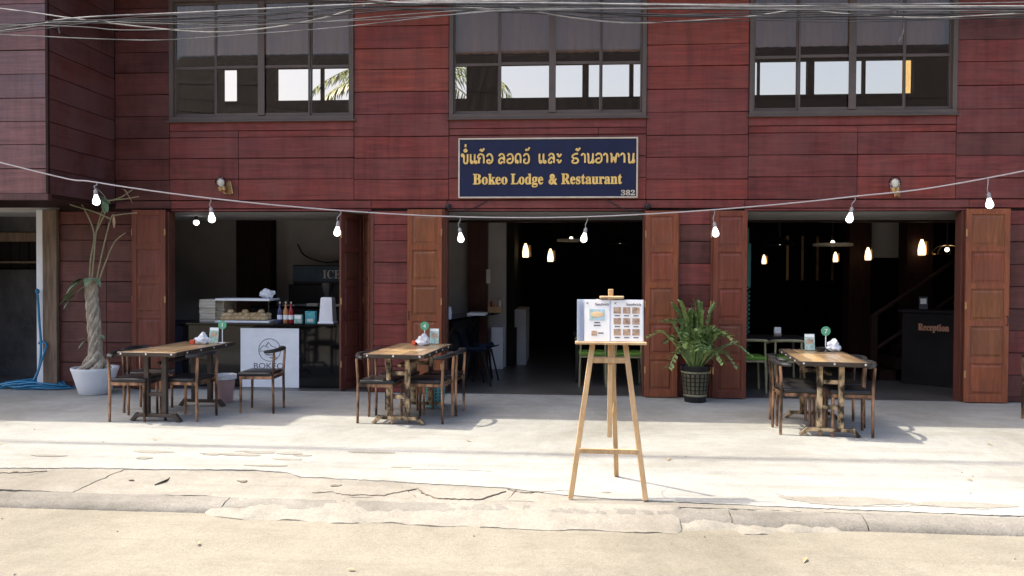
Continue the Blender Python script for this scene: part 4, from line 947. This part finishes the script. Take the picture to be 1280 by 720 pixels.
# ---------------------------------------------------------------- bins
def bin_(name, x, y, r0_, r1_, h_, m, label, bag=None):
    t = thing(name, label, 'bin', (x, y, 0.002))
    obj('body', lathe(B(), [(r0_, 0), (r1_, h_), (r1_+0.008, h_), (r1_+0.008, h_-0.015), (r1_-0.006, h_-0.004), (r0_-0.004, 0.01)], 22), m, t, smooth=True)
    if bag: obj('liner', lathe(B(), [(r1_+0.012, h_-0.05), (r1_+0.014, h_+0.003), (r1_-0.01, h_+0.006), (r1_-0.02, h_-0.05)], 22, capt=False, capb=False), BAG, t, smooth=True)
    return t
bin_('waste_bin', -4.17, -1.0, 0.10, 0.135, 0.34, PINK, 'dusty pink waste bin under the left table', True)
t = bin_('mesh_bin', -1.56, -1.0, 0.10, 0.125, 0.30, AQUA, 'turquoise plastic basket bin under the middle table')
for j in range(6):
    for k in range(14):
        a = 2*math.pi*k/14
        if math.sin(a) < 0.2:
            rr_ = 0.1015+0.025*(0.04+j*0.04)/0.30; z = 0.04+j*0.04
            b = box(B(), -0.012, 0.012, -0.002, 0.002, -0.012, 0.012, 0, 1, Matrix.Translation((rr_*math.cos(a), rr_*math.sin(a), z)) @ Matrix.Rotation(a+R(90), 4, 'Z'))
            obj('mesh_hole', b, TEAL, t)

# ---------------------------------------------------------------- left bay: sandwich counter and what stands on it
ct = thing('sandwich_counter', 'glossy black counter filling the left bay', 'counter', (0, 0, 0))
obj('front_panel', box(B(), -5.33, -3.02, 0.22, 0.26, 0.006, 0.862, 0.004), LACQ, ct)
obj('side_panel', box(B(), -3.06, -3.02, 0.262, 0.80, 0.006, 0.862, 0.003), LACQ, ct)
obj('worktop', box(B(), -5.36, -3.00, 0.18, 0.82, 0.865, 0.893, 0.004), LACQ, ct)
ps = thing('logo_poster', 'white poster with mountain logo on the black counter front', 'poster', (-4.083, 0.212, 0.42))
obj('sheet', box(B(), -0.413, 0.413, 0, 0.005, -0.412, 0.405), WHITE, ps)
ring = [(0.155*math.cos(2*math.pi*i/36), -0.002, 0.105+0.155*math.sin(2*math.pi*i/36)) for i in range(37)]
obj('ring', tube(B(), ring, 0.004, 5), INK, ps)
for pts in ([(-0.14, 0.11), (-0.085, 0.17), (-0.06, 0.15), (-0.02, 0.215), (0.03, 0.16), (0.06, 0.15), (0.145, 0.105)], [(-0.02, 0.215), (-0.045, 0.16), (-0.015, 0.13)], [(-0.15, 0.09), (-0.05, 0.087), (0.06, 0.09), (0.15, 0.088)], [(-0.06, 0.04), (0.0, 0.048), (0.06, 0.04), (0.02, 0.03), (-0.06, 0.04)], [(0.0, 0.0), (0.08, 0.012), (0.11, -0.005), (0.04, -0.012), (0.0, 0.0)]):
    obj('mountain_line', tube(B(), [(x, -0.002, z) for x, z in pts], 0.004, 5), INK, ps)
text('lettering', 'BOKEO', INK, ps, (-0.015, -0.001, -0.155), FRONT, 0.115, 0.42, 0.001, 0.0)
# bread case
dc = thing('bread_case', 'glass display case full of bread rolls on the black counter', 'display case', (-4.50, 0.45, 0.894))
obj('base', box(B(), -0.385, 0.39, -0.19, 0.2, 0.0, 0.028, 0.003), WHITE, dc); obj('top', box(B(), -0.385, 0.39, -0.19, 0.2, 0.305, 0.335, 0.003), WHITE, dc)
obj('front_glass', box(B(), -0.378, 0.383, -0.186, -0.181, 0.029, 0.304), CLEAR, dc)
for x in (-0.38, 0.375): obj('corner_post', box(B(), x, x+0.012, -0.18, 0.195, 0.029, 0.304, 0.001) if x < 0 else box(B(), x, x+0.010, -0.18, -0.165, 0.029, 0.304, 0.001), CLEAR, dc)
rb = random.Random(4)
roll0 = None
spots = []
for z, n_, y in ((0.06, 9, -0.12), (0.06, 9, 0.02), (0.105, 8, -0.10), (0.105, 8, 0.03), (0.15, 3, -0.06)):
    for k in range(n_): spots.append((-0.32+0.64*(k+0.5)/n_+(rb.uniform(-0.012, 0.012)), y, z))
for i, (x, y, z) in enumerate(spots):
    if roll0 is None:
        roll0 = obj('bread_roll', blob(B(), (0, 0, 0), 0.050, 0.045, 0.032, 2, 0.12, 3), BREAD, None, smooth=True); o = roll0
    else: o = roll0.copy(); COL.objects.link(o)
    o.location = (-4.50+x, 0.45+y, 0.894+z); o.rotation_euler = (rb.uniform(-0.1, 0.1), rb.uniform(-0.2, 0.2), rb.uniform(-0.5, 0.5))
    tag(o, 'golden bread roll piled inside the glass case', 'bread', 'bread rolls inside the case')
for i in range(8):
    o = bx('takeaway_box', KRAFT, None, -0.18, 0.18, -0.14, 0.14, 0, 0.038, 0.004); o.location = (-4.99+random.uniform(-0.008, 0.008), 0.52+random.uniform(-0.01, 0.01), 0.894+i*0.0395)
    tag(o, ('lowest', 'second lowest', 'third lowest', 'fourth lowest', 'fourth from top', 'third from top', 'second from top', 'topmost')[i]+' flat pale carton in the stack left of the bread case', 'carton', 'stacked cartons on the counter')
bg = thing('plastic_bag', 'crumpled white plastic bag on top of the bread case', 'bag', (-4.22, 0.46, 1.231))
b = blob(B(), (0, 0, 0.06), 0.10, 0.07, 0.065, 3, 0.5, 9)
for v in b.verts: v.co.z = max(0.001, v.co.z)
obj('film', b, BAG, bg, smooth=True)
def bottle(x, m, label):
    t = thing('syrup_bottle', label, 'bottle', (x, 0.33, 0.894), 0, 'bottles on the counter')
    obj('glass', lathe(B(), [(0.03, 0), (0.034, 0.01), (0.034, 0.15), (0.030, 0.18), (0.013, 0.215), (0.012, 0.27)], 14), m, t, smooth=True)
    obj('label_band', lathe(B(), [(0.0348, 0.05), (0.0348, 0.11)], 14, capt=False, capb=False), PAPER if m is not VIOGL else BLUEPAGE, t)
    obj('cap', lathe(B(), [(0.014, 0.271), (0.014, 0.295)], 10), STUD, t)
bottle(-3.985, VIOGL, 'dark violet bottle beside the bread case'); bottle(-3.90, PEAGL, 'orange syrup bottle between the violet and red ones'); bottle(-3.825, REDGL, 'red syrup bottle right of the orange one')
t = thing('small_carton', 'small white and green carton beside the bottles', 'carton', (-3.72, 0.34, 0.894)); obj('box', box(B(), -0.055, 0.055, -0.03, 0.03, 0, 0.115, 0.002), PRINTG, t); obj('label_patch', box(B(), -0.045, 0.045, -0.032, -0.0305, 0.06, 0.105), PAPER, t)
t = thing('teal_carton', 'teal printed carton beside the coffee grinder', 'carton', (-3.55, 0.36, 0.894)); obj('box', box(B(), -0.07, 0.07, -0.04, 0.04, 0, 0.165, 0.002), TEALBOX, t); obj('label_patch', box(B(), -0.04, 0.045, -0.042, -0.0405, 0.02, 0.06), KRAFT, t)
t = thing('coffee_grinder', 'white coffee grinder with dark hopper on the counter', 'grinder', (-3.31, 0.36, 0.894))
obj('body', lathe(B(), [(0.155, 0), (0.155, 0.012), (0.135, 0.03), (0.11, 0.345), (0.10, 0.36)], 4, (0, 0, 0)), WHITE, t)
t.children[0].rotation_euler.z = R(45)
obj('hopper', lathe(B(), [(0.04, 0.361), (0.05, 0.40), (0.088, 0.50), (0.09, 0.56), (0.05, 0.575)], 18), BLACK, t, smooth=True)
# behind the counter
ic = thing('ice_chest', 'dark chest freezer with blue ICE panel behind the counter', 'freezer', (-4.05, 2.3, 0.004))
obj('body', box(B(), -0.55, 0.95, 0, 0.6, 0, 1.40, 0.01), BLACK, ic)
ICEB = mat('blue_panel', (0.05, 0.10, 0.16), (0.035, 0.07, 0.12), 0.4)
obj('panel', box(B(), -0.45, 0.75, -0.015, -0.001, 1.46-0.01, 1.70, 0.003), ICEB, ic)
obj('hood', box(B(), -0.47, 0.80, 0.0, 0.5, 1.402, 1.72, 0.01), BLACK, ic)
text('lettering', bold('ICE'), WHITE, ic, (0.19, -0.017, 1.50), FRONT, 0.20, 0.30, 0.001)
tag_ = thing('tub', 'dark blue storage tub behind the counter at left', 'tub', (-6.0, 1.6, 0.004)); obj('body', box(B(), -0.4, 0.5, -0.25, 0.25, 0, 0.78, 0.02), NAVY, tag_); obj('lid', box(B(), -0.43, 0.53, -0.28, 0.28, 0.785, 0.82, 0.008), NAVY, tag_)
sh = thing('work_bench', 'dark back bench with pale trays behind the counter', 'bench', (-4.7, 1.7, 0.004))
obj('top', box(B(), -0.3, 1.5, 0, 0.5, 1.03, 1.06, 0.004), LACQ, sh); obj('body', box(B(), -0.28, 1.48, 0.02, 0.48, 0, 1.03), BLACK, sh)
for i in range(7):
    o = bx('tray', WIREL if i % 2 else KRAFT, None, -0.09, 0.09, -0.07, 0.07, 0, 0.02+0.012*(i % 3), 0.004); o.location = (-4.4+i*0.19, 1.85+0.03*(i % 2), 1.066)
    tag(o, ('leftmost', 'second from left', 'third from left', 'central', 'third from right', 'second from right', 'rightmost')[i]+' small pale tray on the back bench', 'tray', 'trays on the back bench')
cb = obj('wall_cable', tube(B(), smoothpath([(-4.75, 3.15, 2.1), (-4.6, 3.1, 1.9), (-4.2, 2.95, 1.78), (-3.9, 2.9, 1.80)]), 0.012, 6), WIRED, smooth=True); tag(cb, 'black cable drooping on the wall behind the counter', 'cable')
t = thing('inner_bulb', 'lit round bulb under the ceiling of the left bay', 'bulb', (-5.47, 0.9, 2.33)); obj('globe', blob(B(), (0, 0, 0), 0.042, 0.042, 0.042), BULB, t, smooth=True); obj('socket', lathe(B(), [(0.025, 0.03), (0.028, 0.075), (0.02, 0.124)], 10), BLACK, t)

# ---------------------------------------------------------------- middle bay
br = thing('bar_counter', 'black bar counter along the left wall of the middle bay', 'counter', (0, 0, 0), 0)
q = math.atan2(0.54, 2.65)
br.location = (-1.72, 0.45, 0.004); br.rotation_euler.z = -q
obj('top', box(B(), -0.42, 0.08, 0, 2.65, 0.90, 0.945, 0.006), LACQ, br); obj('front', box(B(), -0.38, -0.20, 0.05, 2.6, 0, 0.899), BLACK, br)
for y in (0.5, 1.4): obj('bracket', tube(B(), [(-0.2, y, 0.55), (0.03, y, 0.89)], 0.025, 6), BLACK, br)
for x, y, lb in ((-1.30, 0.75, 'blue shell stool nearest the street at the bar'), (-1.24, 1.32, 'blue shell stool farther in at the bar')):
    t = thing('shell_stool', lb, 'stool', (x, y, 0.004), R(200), 'blue shell stools at the bar')
    b = B(); rows = []
    for i in range(9):
        u = i/8; row = []
        for j in range(9):
            v = (j/8-0.5)*2; wdt = 0.21*(1-0.25*max(0, u-0.5)*2*0.6)
            if u < 0.5: x_, z_ = -0.2+0.4*u*2*0.95, 0.50-0.03*math.sin(u*2*math.pi)
            else: x_, z_ = 0.18+0.10*(u-0.5)*2, 0.50+0.27*(u-0.5)*2
            row.append(b.verts.new((x_-0.06*v*v*(u > 0.5), wdt*v, z_+0.05*v*v*(u <= 0.5))))
        rows.append(row)
    for a_, b2 in zip(rows, rows[1:]):
        for k in range(8): b.faces.new((a_[k], a_[k+1], b2[k+1], b2[k]))
    bmesh.ops.solidify(b, geom=b.faces[:], thickness=0.012)
    obj('shell', b, BLUE, t, smooth=True)
    for sx, sy in ((-1, -1), (-1, 1), (1, -1), (1, 1)): obj('leg', tube(B(), [(sx*0.10, sy*0.10, 0.47), (sx*0.19, sy*0.19, 0)], 0.014, 6), BLACK, t, smooth=True)
hw = thing('half_wall', 'pale half height wall with dark panel behind the bar', 'wall', (-0.92, 3.25, 0.004)); obj('core', box(B(), -0.30, 0.22, 0, 1.2, 0, 0.97, 0.004), GREYWALL, hw); obj('dark_panel', box(B(), -0.30, 0.06, -0.02, -0.002, 0, 0.66, 0.003), DARKW, hw)
t = thing('white_cabinet', 'narrow white cabinet under the bar end', 'cabinet', (-1.14, 2.6, 0.004)); obj('body', box(B(), -0.11, 0.09, 0, 0.35, 0, 0.70, 0.004), WHITE, t); obj('door', box(B(), -0.1, 0.08, -0.012, -0.001, 0.03, 0.67, 0.003), WHITE, t)
t = thing('paper_stack', 'stack of white papers on the bar', 'papers', (-1.38, 1.75, 0.951)); obj('sheets', box(B(), -0.14, 0.14, -0.2, 0.2, 0, 0.035, 0.003), PAPER, t); obj('loose_sheet', box(B(), -0.13, 0.15, -0.19, 0.2, 0.036, 0.039), PAPER, t)
t = thing('menu_rack', 'clear rack of cards standing on the near bar end', 'rack', (-1.68, 0.62, 0.951)); 
for i in range(4): obj('card', box(B(), -0.05, 0.05, -0.003+i*0.03, 0.003+i*0.03, 0, 0.2-0.02*i, 0, 1, Matrix.Rotation(R(-15), 4, 'X')), BLUEPAGE if i % 2 else CLEAR, t)
t = thing('wooden_caddy', 'small wooden caddy with sauce bottles on the bar', 'caddy', (-1.17, 2.5, 0.951))
obj('crate', box(B(), -0.12, 0.12, -0.07, 0.07, 0, 0.10, 0.004), EASELW, t); obj('handle', tube(B(), [(-0.115, 0, 0.10), (-0.115, 0, 0.24), (0.115, 0, 0.24), (0.115, 0, 0.10)], 0.008, 6), EASELW, t)
for i, m in enumerate((REDGL, PEAGL, WHITE)): obj('sauce_bottle', lathe(B(), [(0.022, 0.10), (0.022, 0.17), (0.008, 0.21)], 10, (-0.07+i*0.07, 0, 0)), m, t, smooth=True)
t = thing('switch_plate', 'white switch plate on the red pillar edge', 'switch', (-1.31, 2.69, 1.55)); obj('plate', box(B(), -0.035, 0.035, -0.012, 0, -0.12, 0.12, 0.004), WHITE, t); obj('rocker', box(B(), -0.02, 0.02, -0.018, -0.0125, -0.03, 0.03, 0.002), WHITE, t)

# lamps indoors
def cone_lamp(x, y, z, label, s=1.0):
    s *= 0.82
    t = thing('cone_lamp', label, 'lamp', (x, y, z), 0, 'lit cone lamps indoors')
    obj('shade', lathe(B(), [(0.055*s, -0.13*s), (0.06*s, -0.05*s), (0.045*s, 0.05*s), (0.018*s, 0.13*s)], 14), SHADE, t, smooth=True)
    obj('bracket', box(B(), 0.062*s, 0.10*s, -0.02, 0.05, -0.12*s, 0.10*s, 0.004), BRASS, t)
cone_lamp(-0.756, 4.0, 2.03, 'lit cone lamp left of its pair in the middle bay', 1.2); cone_lamp(-0.298, 4.0, 1.943, 'lit cone lamp right of its pair in the middle bay', 1.1)
cone_lamp(3.194, 2.6, 1.85, 'leftmost lit cone lamp in the right bay', 0.7); cone_lamp(4.321, 2.6, 1.892, 'lit cone lamp second from left in the right bay', 0.75); cone_lamp(4.829, 2.6, 1.945, 'lit cone lamp third from left in the right bay', 0.95); cone_lamp(5.529, 2.3, 2.04, 'rightmost and largest lit cone lamp in the right bay', 1.15)
def pendant(x, y, z, label, kind, r=0.16):
    t = thing('pendant_lamp', label, 'lamp', (x, y, z), 0, 'hanging lamps indoors')
    obj('cord', tube(B(), [(0, 0, 0.08), (0, 0, 2.9-z if y > 1.96 else 2.42-z)], 0.012, 6), BLACK, t)
    obj('bulb', blob(B(), (0, 0, 0), 0.032, 0.032, 0.035), SPOT, t, smooth=True)
    if kind == 'dish': obj('dish', lathe(B(), [(r, -0.04), (r*0.9, 0.0), (0.05, 0.08), (0.02, 0.09)], 20, capb=False), BLACK, t, smooth=True)
    elif kind == 'ring': obj('ring', lathe(B(), [(r*0.55, -0.06), (r, -0.055), (r, -0.015), (r*0.55, -0.01)], 22, capt=False, capb=False), KRAFT, t, smooth=True)
    elif kind == 'wire':
        for k in range(7):
            a = 2*math.pi*k/7; obj('wire', tube(B(), smoothpath([(0, 0, 0.07), (r*0.6*math.cos(a), r*0.6*math.sin(a), 0.05), (r*math.cos(a), r*math.sin(a), -0.05), (r*0.8*math.cos(a+0.3), r*0.8*math.sin(a+0.3), -0.07)]), 0.006, 4), BRASS, t)
pendant(0.081, 4.0, 2.25, 'pendant lamp with pale ring in the middle bay', 'ring', 0.26); pendant(0.97, 4.0, 2.195, 'dark dish pendant in the middle bay above the easel', 'dish', 0.2)
pendant(3.443, 2.6, 2.121, 'dark dish pendant at the left of the right bay', 'dish', 0.22); pendant(4.243, 2.5, 2.12, 'pendant lamp with wide pale ring in the right bay', 'ring', 0.30); pendant(5.86, 2.2, 2.0, 'pendant lamp with spread wires at the right of the right bay', 'wire', 0.2)

# indoor chairs with green cushions
def green_chair(x, y, rz, label):
    t = thing('dining_chair', label, 'chair', (x, y, 0.004), rz, 'wooden chairs with green seats indoors')
    for sx, sy in ((-1, -1), (-1, 1), (1, -1), (1, 1)): obj('leg', tube(B(), [(sx*0.20, sy*0.19, 0), (sx*0.18, sy*0.17, 0.70 if sx < 0 else 0.43)], 0.014, 7), STEM, t, smooth=True)
    obj('seat', box(B(), -0.2, 0.2, -0.2, 0.2, 0.44, 0.49, 0.015, 2), GREEN, t)
    obj('seat_rail', box(B(), -0.19, 0.19, -0.19, 0.19, 0.41, 0.439, 0.003), STEM, t)
    obj('back_rail', tube(B(), smoothpath([(0.0, -0.24, 0.66), (-0.17, -0.19, 0.70), (-0.21, 0, 0.71), (-0.17, 0.19, 0.70), (0.0, 0.24, 0.66)]), 0.02, 8), STEM, t, smooth=True)
green_chair(2.50, 0.62, R(90), 'green seated chair left at the indoor table in the right bay'); green_chair(2.98, 0.62, R(90), 'green seated chair right at the indoor table in the right bay')
green_chair(0.38, 0.95, R(90), 'green seated chair left behind the easel'); green_chair(0.88, 0.95, R(90), 'green seated chair right behind the easel')
def indoor_table(x, y, w_, label):
    t = thing('dining_table', label, 'table', (x, y, 0.004))
    obj('top', box(B(), -w_/2, w_/2, -0.3, 0.3, 0.69, 0.72, 0.004), DARKWALL, t)
    for sx in (-1, 1):
        for sy in (-1, 1): obj('leg', box(B(), sx*(w_/2-0.06)-0.02, sx*(w_/2-0.06)+0.02, sy*0.25-0.02, sy*0.25+0.02, 0, 0.689), BLACK, t)
indoor_table(2.75, 1.05, 1.2, 'dark dining table just inside the right bay'); indoor_table(0.65, 1.4, 1.1, 'dark dining table inside the middle bay behind the easel')
t = thing('napkin_holder', 'white napkin holder on the indoor table of the right bay', 'napkins', (2.98, 0.98, 0.726)); obj('holder', box(B(), -0.05, 0.05, -0.03, 0.03, 0, 0.05, 0.004), STUD, t); obj('napkins', box(B(), -0.045, 0.045, -0.02, 0.02, 0.02, 0.13, 0.003), PAPER, t)
# lattice screen
t = thing('lattice_screen', 'teal lattice screen just inside the right bay', 'screen', (2.58, 1.3, 0.004))
obj('frame', box(B(), -0.07, 0.10, 0, 0.03, 1.42, 2.05, 0.003), TEAL, t)
for k in range(14):
    for s in (-1, 1): obj('lath', box(B(), -0.11, 0.11, -0.004, 0.004, -0.008, 0.008, 0, 1, Matrix.Translation((0.015, 0.012+s*0.005, 0.5+k*0.065)) @ Matrix.Rotation(s*R(45), 4, 'Y')), TEAL, t)
# reception desk
t = thing('reception_desk', 'dark reception desk with wooden letters in the right bay', 'desk', (5.28, 1.35, 0.004), R(-38))
obj('front', box(B(), -0.42, 0.75, 0, 0.05, 0, 1.05, 0.006), DARKWALL, t); obj('top', box(B(), -0.46, 0.78, -0.04, 0.5, 1.052, 1.09, 0.004), DARKWALL, t); obj('side', box(B(), -0.42, -0.37, 0.052, 0.48, 0, 1.05, 0.004), DARKW, t)
text('lettering', bold('Reception'), mat('wooden_letters', (0.5, 0.22, 0.12), (0.4, 0.17, 0.09), 0.5), t, (0.0, -0.004, 0.80), FRONT, 0.135, 0.40, 0.006, 0.003)
s = thing('card_frame', 'small dark framed white card on the reception desk', 'card', (5.25, 1.60, 1.10), R(-20)); obj('frame', box(B(), -0.06, 0.06, 0, 0.012, 0, 0.19, 0.003, 1, Matrix.Rotation(R(-12), 4, 'X')), BLACK, s); obj('card', box(B(), -0.04, 0.04, -0.002, -0.0005, 0.08, 0.16, 0, 1, Matrix.Rotation(R(-12), 4, 'X')), PAPER, s)

# ---------------------------------------------------------------- behind the building, seen through the upper rooms
yh = thing('yellow_house', 'yellow rendered house seen through the right upper window', 'building', (10.35, 9.5, 0))
obj('wall', box(B(), -0.85, 3, 0, 3, 0, 9), YELLOWP, yh); obj('corner_trim', box(B(), -0.95, -0.78, -0.06, 0.3, 0, 9, 0.01), KRAFT, yh)
wn = obj('window', box(B(), -0.55, 0.1, -0.03, 0, 6.1, 7.0, 0.01), DARKWALL, yh); obj('sill', box(B(), -0.6, 0.15, -0.08, -0.031, 6.02, 6.09, 0.005), KRAFT, wn)
obj('pipe', tube(B(), [(-1.0, -0.1, 0), (-1.0, -0.1, 9)], 0.05, 8), WHITE, yh)
pt = thing('palm_tree', 'palm tree seen through the left upper window', 'tree', (-4.2, 11.0, 0))
obj('trunk', tube(B(), smoothpath([(0, 0, 0), (0.1, 0, 3), (0.0, 0, 7.2)]), [0.2, 0.13], 10), TRUNK, pt, smooth=True)
for k in range(15):
    a = 2*math.pi*k/15; b = B(); pts = []
    ln = 2.9; el = random.uniform(0.1, 0.9)
    for i in range(14):
        u = i/13; pts.append(Vector((math.cos(a)*ln*u*math.cos(el*0.5), math.sin(a)*ln*u*math.cos(el*0.5), 7.2+ln*0.6*el*u-1.6*u*u)))
    tube(b, pts, [0.03, 0.008], 5)
    for i in range(2, 14):
        d = (pts[i]-pts[i-1]).normalized(); s_ = d.cross(Vector((0, 0, 1))).normalized()
        for sg_ in (-1, 1):
            for off in (0.0, 0.5): leafblade(b, pts[i]-d*off*0.17, s_*sg_+d*0.6+Vector((0, 0, -0.3)), 0.6*(1-0.5*i/13), 0.05, 0.5, 0.2)
    obj('crown_frond', b, LEAF, pt, smooth=True)

# ---------------------------------------------------------------- house across the street (mirrored in the upper panes and the black counter)
oh = thing('opposite_house', 'long timber house with corrugated roof across the street, mirrored in the panes', 'building', (0, -19, 0))
obj('wall', box(B(), -17, 17, -0.2, 0, -0.12, 7.4), DARKW, oh)
b = B(); n = 340; rows = []
for i in range(n+1):
    x = -18+36*i/n; z = 0.015*math.sin(i*math.pi*0.5)
    rows.append([b.verts.new((x, 1.0, 7.2+z)), b.verts.new((x, -5.5, 11.7+z))])
for p, q in zip(rows, rows[1:]): b.faces.new((p[0], q[0], q[1], p[1]))
obj('roof', b, ROOFM, oh)
for i in range(7):
    wn = obj('window', box(B(), -14.6+i*4.4, -12.8+i*4.4, 0.002, 0.06, 4.2, 5.8, 0.01), ALU, oh)
    obj('pane', box(B(), -14.5+i*4.4, -12.9+i*4.4, 0.061, 0.07, 4.3, 5.7), LACQ, wn)
    obj('shop_door', box(B(), -14.8+i*4.4, -12.6+i*4.4, 0.002, 0.06, -0.06, 2.6, 0.01), DOORW, oh, color=MIDW)

# dry leaf litter on the pavement and road
SCRAP = [(-3.9, -3.1), (-2.2, -5.6), (1.4, -5.5), (3.1, -3.9), (-0.9, -2.9), (2.2, -5.9), (-1.2, -5.9), (4.0, -2.6), (0.9, -3.4), (-5.2, -3.4)]
for i, (x, y) in enumerate(SCRAP):
    b = B(); leafblade(b, (0, 0, 0.008), (math.cos(i*2.1), math.sin(i*2.1), 0.12), 0.05+0.03*(i % 3)/2, 0.022, 0.25, 0.5)
    o = obj('fallen_leaf', b, DRYLEAF, None, smooth=True, loc=(x, y, 0.002 if y > -4.7 else -0.06)); tag(o, 'small dry fallen leaf '+('on the pavement before the left table', 'on the road left of the ramp', 'on the road right of the easel', 'on the pavement before the right table', 'on the pavement before the middle table', 'nearest the bottom edge right of the easel', 'nearest the bottom edge left of the easel', 'at the right edge of the shade', 'just right of the easel', 'farthest left on the pavement')[i], 'leaf', 'dry leaves on the ground')
